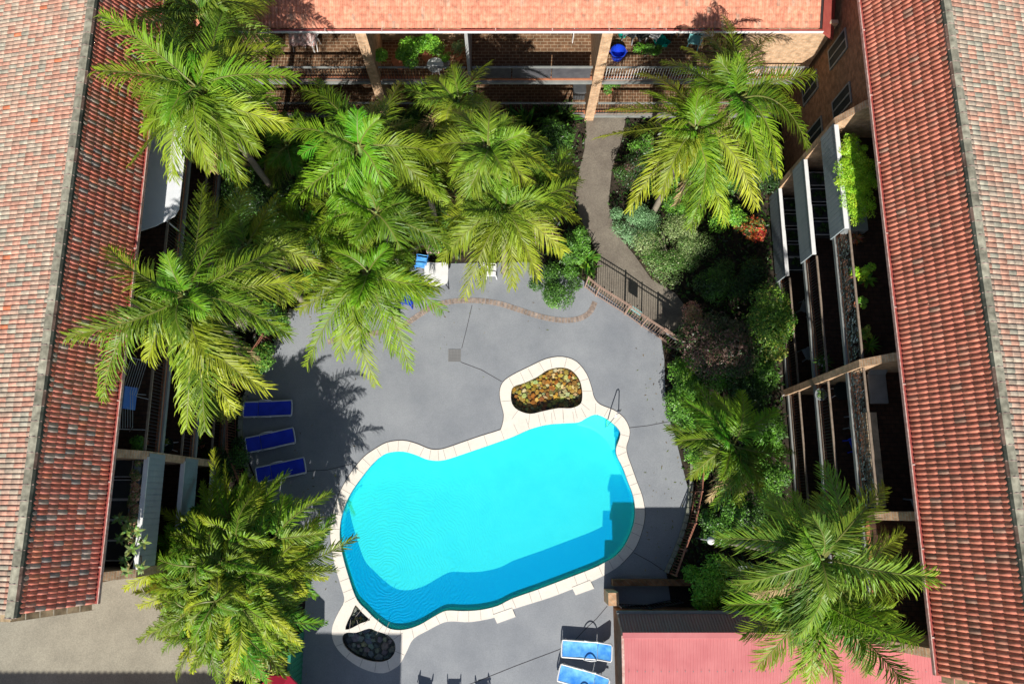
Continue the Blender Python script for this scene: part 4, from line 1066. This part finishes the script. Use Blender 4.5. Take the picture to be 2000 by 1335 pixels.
palm('bright palm left of centre nearest the north balconies', 700, 285, 8.2,
     [(584,175),(612,155),(537,256),(571,372),(552,402),(780,160),(872,300),(765,420),(850,385),(650,430),(730,200),(620,330)], seed=15, yel=.3, extra=5, base=(.12,.31,.016))
palm('palm in the middle row directly above the low centre palm', 735, 415, 7.2, [(600,460),(640,350),(850,430),(880,480),(800,520),(660,520),(760,330),(600,400),(830,350)], seed=16, yel=.28, extra=5)
palm('bright green centre palm with fronds hanging over the grey deck', 718, 530, 6.8,
     [(735,752),(800,724),(597,716),(664,700),(866,606),(584,606),(860,560),(640,462),(830,470),(700,440),(770,690),(560,580),(690,640),(620,545)], seed=17, yel=.35, extra=5, base=(.13,.33,.016), drop=2.0)
palm('dense palm right of centre, left of the path', 952, 290, 8.0,
     [(883,216),(1010,235),(1065,275),(1085,350),(1040,390),(935,440),(880,345),(840,290),(960,200),(1000,430),(900,400)], seed=18, base=(.115,.27,.022), yel=.45, extra=5, dead=2)
palm('shaggy palm whose tired brown fronds hang to the deck above the brick edging', 985, 405, 7.2,
     [(1135,350),(1130,430),(1100,490),(1050,545),(1000,560),(905,580),(860,510),(850,440),(940,560),(1080,400),(965,500),(900,470)], seed=19, base=(.125,.265,.022), yel=.4, extra=4, dead=4)
palm('small palm with an orange new leaf against the north balconies', 895, 200, 6.6, [(950,128),(832,205),(790,172),(965,225),(870,275),(925,270),(880,130),(840,150)], seed=20, base=(.115,.27,.022), yel=.4, extra=3, nl=60)
palm('big bright palm at the upper right, nearest the north balconies', 1438, 192, 8.8,
     [(1418,37),(1500,75),(1592,145),(1578,290),(1520,345),(1340,95),(1300,120),(1560,215),(1490,330),(1380,60),(1350,170)], seed=21, yel=.3, extra=5, base=(.125,.31,.016))
palm('big yellow tipped palm spreading over the top of the path', 1360, 250, 8.0,
     [(1167,270),(1192,216),(1249,145),(1229,412),(1347,445),(1418,436),(1475,405),(1512,340),(1290,380),(1260,180),(1400,380),(1330,340)], seed=22, yel=.55, extra=5, base=(.12,.30,.016))
palm('smaller shaded palm at the right edge of the deck beside the pool', 1432, 868, 4.8, [(1320,862),(1338,785),(1448,763),(1548,880),(1485,965),(1395,990),(1345,935),(1520,800),(1390,770),(1440,985)], seed=23, yel=.25, extra=5, base=(.11,.30,.018), Lmax=.62)
palm('grey green palm over the lower east balconies, partly in shade', 1606, 1090, 9.9,
     [(1608,908),(1729,950),(1763,1040),(1826,1126),(1403,1052),(1500,975),(1443,1142),(1682,997),(1550,960),(1480,1040),(1760,1150)], drop=.95, seed=24, base=(.12,.29,.03), yel=.3, extra=6, dead=3)
palm('palm at the bottom right spreading over the pink roof', 1600, 1172, 8.2,
     [(1480,1300),(1535,1330),(1582,1338),(1766,1332),(1793,1256),(1695,1315),(1450,1240),(1640,1340),(1420,1180),(1740,1190)], seed=25, base=(.11,.31,.02), yel=.25, extra=5)
palm('young palm in the gap left of the low centre palm', 612, 455, 5.4, [(540,400),(570,520),(650,520),(700,430),(640,380),(520,460)], seed=41, base=(.09,.26,.016), yel=.25, extra=5, Lmax=.7, dead=1)
palm('palm between the centre left palm and the dense palm', 828, 340, 6.2, [(760,300),(800,250),(870,260),(900,330),(880,410),(800,430),(750,380)], seed=42, base=(.10,.28,.016), yel=.3, extra=5, Lmax=.75)
palm('palm tucked behind the dense palm on the path side', 1055, 365, 5.8, [(1125,330),(1120,400),(1075,450),(1000,420),(1010,320),(1060,290),(1110,290)], seed=43, base=(.11,.26,.02), yel=.35, extra=5, Lmax=.75, dead=2)
palm('short bright palm under the upper left palm', 560, 285, 5.0, [(500,250),(520,340),(590,350),(630,290),(600,230),(550,220)], seed=44, base=(.08,.24,.016), yel=.2, extra=5, Lmax=.65, dead=0)
# clumping cane palm
def cane(label, cu, cv, h, n, R_, seed):
    r = random.Random(seed); c = P(cu, cv, h*.8); e = empty('cane_palm', (c.x, c.y, 0), label, 'palm tree')
    b = MB(); s = MB()
    for k in range(n):
        a = r.uniform(0, 6.28); q = math.sqrt(r.random()); x, y = math.cos(a)*q*R_*.62, math.sin(a)*q*R_*.66
        hh = h*(1-.35*q*q)*r.uniform(.85, 1.05); top = Vector((c.x+x, c.y+y, hh))
        s.tube([(c.x+x*.3, c.y+y*.3, 0), (c.x+x*.7, c.y+y*.7, hh*.6), top], [.05, .04, .03], 7)
        for j in range(r.choice([5, 6, 6, 7])):
            aa = r.uniform(0, 6.28); L = r.uniform(.85, 1.5)
            ox, oy = math.cos(aa)+x*.35, math.sin(aa)+y*.35
            tp = top+Vector((ox*L, oy*L, r.uniform(-.8, .25)))
            dd = r.random() < .05; yy = r.choice([.1, .2, .35, .7])
            base = tuple(v_*r.uniform(.7, 1.3) for v_ in (.095, .25, .016))
            if dd: base = (.5, .24, .03); yy = .3
            frond(b, top, tp, r, base, yy, Lmax=.50, nl=42, lift=r.uniform(.35, .7), wd=.036)
    b.build('crown', M['palm'], e); s.build('trunk', M['shaft'], e)
cane('huge clump of golden cane palm at the lower left between driveway and pool', 444, 1122, 5.6, 62, 3.2, 31)

# fallen leaves on the deck near the palms
b = MB(); r = random.Random(44)
for i in range(420):
    u_, v_ = (r.gauss(560, 90), r.gauss(1010, 110)) if i % 3 == 0 else ((r.gauss(760, 160), r.gauss(600, 50)) if i % 3 == 1 else (r.gauss(1310, 30), r.uniform(680, 1120)))
    q = P(u_, v_, .041)
    if not inside(q, deck) or inside(q, cop): continue
    a = r.uniform(0, 6.28); L = r.uniform(.02, .07); dx, dy = math.cos(a)*L, math.sin(a)*L; col = r.choice([(.20,.13,.05),(.30,.24,.08),(.12,.08,.04),(.16,.20,.05)])
    b.add([(q.x-dx,q.y-dy,.041),(q.x+dy*.3,q.y-dx*.3,.05),(q.x+dx,q.y+dy,.043),(q.x-dy*.3,q.y+dx*.3,.045)], [(0,1,2,3)], col)
o = b.build('leaf_litter', M['leaf']); tag(o, 'fallen leaves scattered on the grey deck', 'leaf litter', kind='stuff')
# rosette plants
def rosette(mb, c, L, n, r, pal, wd=.05, up=.5):
    for k in range(n):
        a = 6.283*k/n*1.618*3+r.uniform(-.3, .3); el = r.uniform(.1, 1.2)
        d = Vector((math.cos(a)*math.cos(el), math.sin(a)*math.cos(el), math.sin(el)*up+.1)); l = L*r.uniform(.7, 1.1)
        p0 = Vector(c); p1 = p0+d*l*.55; p2 = p1+(d+Vector((0,0,-.45))).normalized()*l*.45
        s = Vector((-math.sin(a), math.cos(a), 0))*wd/2; col = [x*r.uniform(.75, 1.25) for x in r.choice(pal)]
        b0 = len(mb.v); mb.v += [tuple(p0-s*.6), tuple(p0+s*.6), tuple(p1+s), tuple(p1-s), tuple(p2)]
        mb.f += [(b0,b0+1,b0+2,b0+3),(b0+3,b0+2,b0+4)]; mb.c += [col]*5
def pot_plant(label, u, v, z, pal, L=.35, n=26, kind='rosette', pot='clay', pr=.16, ph_=.28, wd=.05, X=None, leafn=700, size=.08, spread=.35, hh=.5):
    p = P(u, v, z+ph_+.2)
    e = empty('potted_plant', (p.x, p.y, z), label, 'potted plant')
    b = MB(); b.lathe((p.x,p.y,z), [(pr*.7,0),(pr*.95,ph_*.85),(pr*1.05,ph_*.88),(pr*1.05,ph_),(pr*.9,ph_),(pr*.88,ph_-.03)], 16); b.build('pot', M[pot], e)
    r = random.Random(int(u+v))
    if kind == 'rosette':
        b = MB(); rosette(b, (p.x,p.y,z+ph_), L, n, r, pal, wd); b.build('leaves', M['leaf'], e)
    else:
        V, F, C = leaf_cloud((p.x,p.y,z+ph_+hh*.5), (spread, spread, hh*.55), leafn, size, pal, nr, lumps=8)
        np_mesh('leaves', V, F, C, M['leaf'], e)
    return e
z2, z1, z0_ = 5.85, 3.1, .35
# east balconies
pot_plant('spiky green potted plant at the lower end of the top east balcony', 1702, 672, z2, G_BRIGHT, L=.5, n=30)
pot_plant('potted palm grass in a white pot beside the middle east dividing wall', 1612, 705, z1, G_MID+G_BRIGHT[:1], L=.5, n=40, pot='white', wd=.03)
pot_plant('bromeliad with reddish leaves at the upper end of the top east balcony rail', 1678, 462, z2, G_RED[:2]+G_PINK, L=.3, n=26)
pot_plant('bushy lime plant leaning over the top east balcony rail', 1676, 530, z2, G_LIME, kind='bush', spread=.42, hh=.8, leafn=1200, size=.09)
pot_plant('broad leaved green plant beside the lime plant on the top east balcony', 1697, 542, z2, G_BRIGHT, L=.42, n=34, wd=.10)
pot_plant('small lime plant half way along the top east balcony', 1683, 590, z2, G_BRIGHT, kind='bush', spread=.25, hh=.5, leafn=500)
pot_plant('yellow green bushy plant in shade on the top east balcony', 1690, 648, z2, G_YEL, kind='bush', spread=.3, hh=.5, leafn=600)
pot_plant('round white bowl planter under the top rail, middle east balcony', 1608, 768, z1, G_OLIVE, L=.25, n=18, pot='greypot', pr=.22, ph_=.25)
for i, (a, c_, lab) in enumerate((((1638,262),(1700,425),'dense lime green fern hedge growing in the top east balcony planter'),)):
    c = P(1672, 345, z2+1.1); e = empty('fern_hedge', (c.x, c.y, z2), lab, 'hedge')
    V, F, C = leaf_cloud((E_F+.45, c.y, z2+.95), (.78, 1.95, .34), 19000, .065, [(.26,.46,.02),(.20,.40,.02),(.34,.50,.03)], nr, lumps=150, lump_r=.2, up=.9, aspect=.35)
    np_mesh('leaves', V, F, C, M['leaf'], e)
    b = MB(); b.box(E_F+.15, E_F+1.0, c.y-1.7, c.y+1.7, z2+.001, z2+.4); b.build('planter', M['greypot'], e)
# glittering mesh screens on top east balconies
for y0, y1_, lab in ((4.7, 9.1, 'speckled glass screen along the top east balcony above the dividing wall'), (-.2, 4.3, 'green mesh screen along the top east balcony below the dividing wall')):
    b = MB(); r = random.Random(int(y0*10)+50)
    for i in range(900):
        yy = r.uniform(y0, y1_); zz = r.uniform(z2+.12, z2+.95); f = r.choice([.05,.05,.12,.12,.3,.7]); sz = r.uniform(.02, .045)
        xx = E_F-.01+r.uniform(-.02, .02)
        b.add([(xx, yy-sz, zz-sz*.6), (xx+.01, yy+sz, zz-sz*.4), (xx+.015, yy+sz*.7, zz+sz), (xx-.005, yy-sz, zz+sz*.7)], [(0,1,2,3)], (f*.85, f, f*.95))
    o = b.build('screen_mesh', M['stone'], ee)
# east balcony furniture
def lounge(u, v, z, rz, m, label):
    p = P(u, v, z+.3); e = empty('balcony_lounge', (p.x, p.y, z), label, 'lounge chair', rz=rz)
    b = LMB(); b.box(-.3,.3,-.75,.25,.28,.38); b.build('seat', M[m], e, bevel=.02)
    b = LMB(); b.bar((0,.25,.36),(0,.62,.78),.6,.08,up=(0,-1,1)); b.build('backrest', M[m], e, bevel=.02)
    for x, y in ((-.26,-.68),(.26,-.68),(-.26,.2),(.26,.2)):
        b = LMB(); b.box(x-.02,x+.02,y-.02,y+.02,0,.28); b.build('leg', M['black'], e)
lounge(1712, 745, z2, 0, 'greypot', 'grey cushioned lounge on the top east balcony just below the dividing wall')
for (u, v, z, m_, rz, lab) in ((1567,605,z0_,'greypot',1.2,'pale grey chair on the ground floor east terrace, upper one'), (1572,692,z0_,'panel',.4,'blue grey chair on the ground floor east terrace near the dividing wall'),
                               (1662,868,z1,'blue2',1.9,'blue chair on the middle east balcony behind the rail'), (1660,828,z1,'greypot',1.4,'grey wire chair on the middle east balcony above the blue chair'),
                               (1782,983,z2,'panel',.3,'pale blue chair in shade at the lower end of the top east balcony')):
    c_ = make_chair(M[m_], lab, name='balcony_chair'); put(c_, u, v, z, rz)
round_table(1630, 768, z1, .34, M['glass'], 'round glass table on the middle east balcony below the dividing wall', M['white'])
b = MB(); y0_, y1_ = -.2, 2.9; b.box(E_F+.25, E_F+.6, y0_, y1_, z2+.001, z2+.42); o = b.build('planter_box', M['brick_lit'])
tag(o, 'long tan brick planter box on the lower top east balcony', 'planter box')
# west balconies
c = P(310, 340, 7.6); xo = W_F+.62
aw = empty('awning', (W_F, c.y, 0), 'large white canvas awning with rounded end over the upper west balcony', 'awning')
q = [Vector((W_F-1.6, 8.6, 0)), Vector((W_F-.8, 8.75, 0)), Vector((W_F-.1, 9.0, 0)), Vector((W_F+.5, 9.35, 0)), Vector((xo, 9.6, 0)), Vector((xo+.02, 11, 0)), Vector((xo, 12.9, 0)), Vector((W_F-.2, 13.2, 0)), Vector((W_F-1.6, 13.2, 0))]
b = MB(); b.prism([q], 7.5, 7.53, bottom=True); b.build('canvas', M['fabric_white'], aw)
b = MB()
for yy in (9.4, 13.0): b.tube([(W_F-.03, yy, 5.95), (W_F-.03, yy, 7.49)], .025, 8)
b.build('poles', M['white'], aw)
# laundry airer with towel
def airer(u, v, z, label, rz=0):
    p = P(u, v, z+.9); e = empty('laundry_airer', (p.x, p.y, z), label, 'laundry rack', rz=rz)
    b = LMB()
    for s_ in (-1, 1):
        b.tube([(-.28,s_*.6,0),(.28,s_*.6,.92)], .011, 6); b.tube([(.28,s_*.6,0),(-.28,s_*.6,.92)], .011, 6)
    for i in range(8): b.tube([(-.28+i*.08,-.6,.92),(-.28+i*.08,.6,.92)], .006, 5)
    b.build('rack', M['white'], e); return e
a1 = airer(243, 800, z2, 'white wire laundry airer below the blue towel on the top west balcony', .1)
p = P(245, 775, z2+1.0); b = MB()
b.add([(p.x-.42,p.y-.38,z2+.98),(p.x-.02,p.y-.38,z2+1.05),(p.x-.02,p.y+.36,z2+1.05),(p.x-.42,p.y+.36,z2+.98),(p.x+.22,p.y-.40,z2+.72),(p.x+.24,p.y+.34,z2+.74)], [(0,1,2,3),(1,4,5,2)])
o = b.build('towel', M['towel']); o.modifiers.new('t', 'SOLIDIFY').thickness = .015
tag(o, 'blue towel drying beside the roof edge on the top west balcony', 'towel')
airer(262, 735, z2, 'thin white laundry rack above the blue towel on the top west balcony', -.2)
pot_plant('large leafy potted plant on the top west balcony beside the rail', 272, 862, z2, G_MID, kind='bush', spread=.38, hh=.7, leafn=1000, size=.12)
pot_plant('pale star leaved plant leaning over the west balcony rail', 312, 862, z1+.9, G_YEL[:2]+G_OLIVE[1:2], L=.38, n=24, wd=.08, pot='greypot')
round_table(338, 872, z1, .33, M['glass'], 'round glass topped table on the middle west balcony', M['white'])
c = P(276, 980, z2+1.1)
iv = empty('ivy_trough', (W_F-.1, P(275,980,z2+1).y, z2), 'trough of reddish ivy spilling along the white west balcony parapet', 'planter')
V, F, C = leaf_cloud((W_F-.22, -.05, z2+1.0), (.16, 1.6, .14), 5200, .075, [(.30,.14,.08),(.14,.20,.05),(.36,.22,.14),(.10,.14,.04)], nr, lumps=40, lump_r=.22)
np_mesh('leaves', V, F, C, M['leaf'], iv)
b = MB(); b.box(W_F-.34, W_F-.12, -1.6, 1.35, z2+.75, z2+.97); b.build('trough', M['greypot'], iv)
for i in range(5):
    v_ = [912, 955, 995, 1035, 1075][i]; u_ = [226, 223, 219, 216, 213][i]
    p = P(u_+12, v_, z2+.45)
    e = empty('planter_tray', (p.x, p.y, z2), ['white rimmed planter tray nearest the towel end of the west balcony','second white rimmed planter tray from the towel end','middle white rimmed planter tray in the row of five under the west roof edge','fourth white rimmed planter tray, next to the driveway end','white rimmed planter tray at the driveway end of the west balcony'][i], 'planter', 'row of planter trays on the west balcony')
    b = MB(); b.box(p.x-.32,p.x+.32,p.y-.3,p.y+.3,z2+.001,z2+.38); b.build('tray', M['dark'], e)
    b = MB()
    for (a0,a1_,c0,c1_) in ((-.34,.34,-.32,-.29),(-.34,.34,.29,.32),(-.34,-.31,-.29,.29),(.31,.34,-.29,.29)): b.box(p.x+a0,p.x+a1_,p.y+c0,p.y+c1_,z2+.38,z2+.41)
    b.build('rim', M['white'], e)
for z_, pts_ in ((z0_, [(1543,398),(1546,428),(1549,458),(1552,488),(1554,514)]), (z1, [(1597,348),(1601,380),(1605,412),(1609,444)])):
    for i, (u_, v_) in enumerate(pts_):
        p = P(u_, v_, z_+.5); fl_ = 'ground floor' if z_ < 1 else 'middle'
        e = empty('planter_tray', (p.x, p.y, z_), '%s planter tray %s behind the %s east parapet' % (('topmost','second','third','fourth','fifth')[i], 'counted from the top', fl_), 'planter', 'planter trays on the east balconies')
        b = MB(); b.box(p.x-.42,p.x+.42,p.y-.27,p.y+.27,z_+.001,z_+.42); b.build('tray', M['dark'], e)
        b = MB()
        for (a0,a1_,c0,c1_) in ((-.44,.44,-.29,-.26),(-.44,.44,.26,.29),(-.44,-.41,-.26,.26),(.41,.44,-.26,.26)): b.box(p.x+a0,p.x+a1_,p.y+c0,p.y+c1_,z_+.42,z_+.45)
        b.build('rim', M['white'], e)
        V, F, C = leaf_cloud((p.x, p.y, z_+.5), (.35, .2, .12), 260, .09, G_DARK+G_MID[:1], nr, lumps=8)
        np_mesh('leaves', V, F, C, M['leaf'], e)
# frangipani
p = P(252, 1065, z2+.9)
fg = empty('frangipani', (p.x, p.y, z2), 'bare branched frangipani with star shaped leaf tufts at the driveway end of the west balcony', 'potted plant')
b = MB(); s = MB(); r = random.Random(9)
s.lathe((p.x,p.y,z2), [(.14,0),(.2,.3),(.2,.34)])
for (u_, v_) in ((232,1012),(250,1019),(248,1036),(236,1052),(258,1071),(244,1093),(247,1116),(276,1110),(282,1060),(268,1036)):
    q = P(u_, v_, z2+r.uniform(1.1, 1.5)); s.tube([(p.x,p.y,z2+.3), ((p.x+q.x)/2+.05, (p.y+q.y)/2, z2+.9), q], [.03,.022,.015], 6, cap=False)
    rosette(b, q, .30, 12, r, [(.26,.36,.10),(.34,.44,.14),(.20,.32,.08)], wd=.085, up=.3)
b.build('leaves', M['leaf'], fg); s.build('branches', M['wood'], fg)
pot_plant('dark agave on the lower west balcony', 385, 868, z0_+.2, G_DARK+G_MID, L=.4, n=24)
# north balconies
zc = 3.1
def heap(name, label, cat, u, v, z, items):
    e = empty(name, P(u, v, z), label, cat); return e
cl = P(592, 75, zc+.5)
sc = empty('deck_chair', (cl.x, cl.y, zc), 'folding chair draped with pink and white towels on the upper left north balcony', 'chair')
b = MB(); r = random.Random(3)
n = 10; vs = []
for i in range(n+1):
    for j in range(7): vs.append((cl.x-.55+i*.11, cl.y-.35+j*.12, zc+.5+.28*(j/6)+.05*math.sin(i*2.1+j)+r.uniform(-.02,.02)))
b.add(vs, [(i*7+j,(i+1)*7+j,(i+1)*7+j+1,i*7+j+1) for i in range(n) for j in range(6)]); b.build('towels', M['pink'], sc)
b = MB()
for x in (-.5,.5): b.tube([(cl.x+x,cl.y-.3,zc),(cl.x+x,cl.y+.3,zc+.8)], .018, 6); b.tube([(cl.x+x,cl.y+.3,zc),(cl.x+x,cl.y-.35,zc+.5)], .018, 6)
b.build('frame', M['white'], sc)
c_ = make_chair(M['white'], 'round white plastic chair right of the towel draped chair', name='balcony_chair'); put(c_, 612, 90, zc, 2.6)
round_table(853, 146, zc, .34, M['white'], 'white round table at the front of the upper north balcony, right of the green bush')
pot_plant('potted climber with bright green leaves, left part of the upper north balcony', 778, 112, zc, G_BRIGHT, kind='bush', spread=1.0, hh=1.2, leafn=5200, size=.11, pr=.3, ph_=.4)
pot_plant('second leafy green bush on the upper north balcony beside the tan wall', 835, 104, zc, G_BRIGHT+G_LIME[:1], kind='bush', spread=.75, hh=1.2, leafn=2400, size=.11, pr=.25)
pot_plant('wispy grey green potted plant beside the white pillar on the upper north balcony', 895, 105, zc, G_OLIVE+G_GREY, kind='bush', spread=.4, hh=.9, leafn=1000, size=.07)
pot_plant('small leafy plant in a dark pot left of the white pillar', 870, 118, zc, G_BRIGHT[:2], kind='bush', spread=.3, hh=.6, leafn=500, pot='dark')
a2 = P(1120, 70, zc+.5)
wd_ = empty('umbrella_stand', (a2.x, a2.y, zc), 'thin white clothes tree standing on the paved upper north balcony', 'clothes tree')
b = MB(); b.tube([(a2.x,a2.y,zc),(a2.x,a2.y,zc+1.2)], .02, 8); b.build('pole', M['white'], wd_)
b = MB()
for k in range(6): b.tube([(a2.x,a2.y,zc+1.15),(a2.x+.3*math.cos(k*1.05),a2.y+.3*math.sin(k*1.05),zc+1.2)], .01, 5)
b.build('arms', M['lightteal'], wd_)
# clutter on the upper right north balcony
def tub(u, v, z, r_, h_, m, label, name='tub', cat='tub'):
    p = P(u, v, z+h_); e = empty(name, (p.x, p.y, z), label, cat)
    b = MB(); b.lathe((p.x,p.y,z), [(r_*.8,0),(r_,h_*.9),(r_*1.08,h_*.92),(r_*1.08,h_),(r_*.94,h_),(r_*.78,.05),(.01,.04)], 20); b.build('body', M[m], e)
    b = MB()
    for s_ in (-1, 1): b.tube([(p.x+s_*r_*1.05,p.y-.07,z+h_*.95),(p.x+s_*(r_*1.05+.06),p.y,z+h_*.97),(p.x+s_*r_*1.05,p.y+.07,z+h_*.95)], .012, 6)
    b.build('handles', M[m], e)
tub(1290, 78, zc, .24, .32, 'teal', 'teal green plastic tub in the clutter of the upper right north balcony')
tub(1218, 58, zc, .22, .35, 'teal', 'teal tub at the upper edge of the clutter by the dividing wall')
tub(1302, 82, zc, .12, .25, 'teal', 'small teal bucket beside the larger teal tub', 'bucket', 'bucket')
tub(1208, 100, zc, .3, .4, 'blue2', 'cobalt blue plastic tub next to the dividing wall, upper right north balcony')
for (u, v, m_, rz, lab) in ((1250,72,'dark',.5,'dark folding chair in the clutter left of the teal tub'), (1274,70,'white',1.1,'white ring backed chair beside the teal tub'), (1310,62,'dark',2.2,'black chair at the back of the cluttered north balcony'),
                            (1352,82,'lightteal',2.9,'pale teal chair on the north balcony near the big palm'), (1375,68,'white',3.3,'white chair on the north balcony touching the big palm'), (1228,68,'greypot',2.7,'grey chair between the two teal tubs')):
    c_ = make_chair(M[m_], lab, name='balcony_chair'); put(c_, u, v+8, zc, rz)
shrub('hedge', 'low box hedge in a trough along the upper right north balcony', 1262, 98, 55, 12, .55, G_MID+G_BRIGHT[:1], 2600, .07, cat='hedge', z0=zc)
for (u, v, lab) in ((1132,168,'black storage bin on the lower north balcony beside the dividing wall'),):
    p = P(u, v, z0_+.6); e = empty('storage_bin', (p.x, p.y, z0_), lab, 'bin')
    b = MB(); b.box(p.x-.26,p.x+.26,p.y-.35,p.y+.3,z0_,z0_+.62); b.build('body', M['dark'], e, bevel=.03)
    b = MB(); b.box(p.x-.29,p.x+.29,p.y-.38,p.y+.33,z0_+.625,z0_+.68); b.build('lid', M['dark'], e, bevel=.02)
c_ = make_chair(M['white'], 'white chair on the lower left north balcony', name='balcony_chair'); put(c_, 655, 165, z0_, .5)
pot_plant('leafy bush in the corner of the lower right north balcony', 1192, 172, z0_, G_MID, kind='bush', spread=.42, hh=.7, leafn=1100, size=.10)
for (u, v, lab) in ((1028,232,'tall glossy bird of paradise plant left of the path, below the north balconies'), (1085,225,'spiky dark plant beside the top of the path')):
    p = P(u, v, .8); e = empty('bird_of_paradise', (p.x, p.y, 0), lab, 'plant'); b = MB(); r = random.Random(u)
    for k in range(5): rosette(b, (p.x+r.uniform(-.5,.5), p.y+r.uniform(-.3,.3), .3), 1.1, 14, r, G_MID+G_DARK, wd=.16, up=1.1)
    b.build('leaves', M['leaf'], e)
p = P(1160, 515, .6); e = empty('bird_of_paradise', (p.x, p.y, 0), 'upright leafy plant at the left end of the pool fence', 'plant'); b = MB(); r = random.Random(77)
for k in range(5): rosette(b, (p.x-.3+r.uniform(-.4,.3), p.y+r.uniform(-.4,.4), .3), .8, 14, r, G_BRIGHT+G_MID, wd=.10, up=1.0)
b.build('leaves', M['leaf'], e)
# garden lamp
p = P(1388, 1055, 2.2)
e = empty('garden_lamp', (p.x, p.y, 0), 'white globe garden lamp on a post behind the rust red fence', 'lamp')
b = MB(); b.tube([(p.x,p.y,0),(p.x,p.y,2.1)], .03, 8); b.tube([(p.x,p.y,2.05),(p.x-.35,p.y+.05,2.1)], .018, 6); b.build('post', M['greytrim'], e)
b = MB(); b.lathe((p.x,p.y,2.1), [(.03,0),(.11,.04),(.15,.13),(.11,.22),(.02,.26)], 16); b.build('globe', M['white'], e, smooth=True)
p = P(1455, 1108, 2.0)
tag((lambda b: (b.add([(p.x-.3,p.y-.1,1.9),(p.x+.25,p.y-.16,2.2),(p.x+.2,p.y+.1,2.25),(p.x-.25,p.y+.05,1.95),(p.x-.3,p.y-.1,1.88),(p.x+.25,p.y-.16,2.18),(p.x+.2,p.y+.1,2.23),(p.x-.25,p.y+.05,1.93)], [(0,1,2,3),(7,6,5,4),(0,4,5,1),(1,5,6,2),(2,6,7,3),(3,7,4,0)]), b.build('shade_cloth', M['greypot']))[1])(MB()),
    'crumpled pale shade cloth beside the palm above the pool house', 'shade cloth')
print('objects', len(bpy.data.objects))
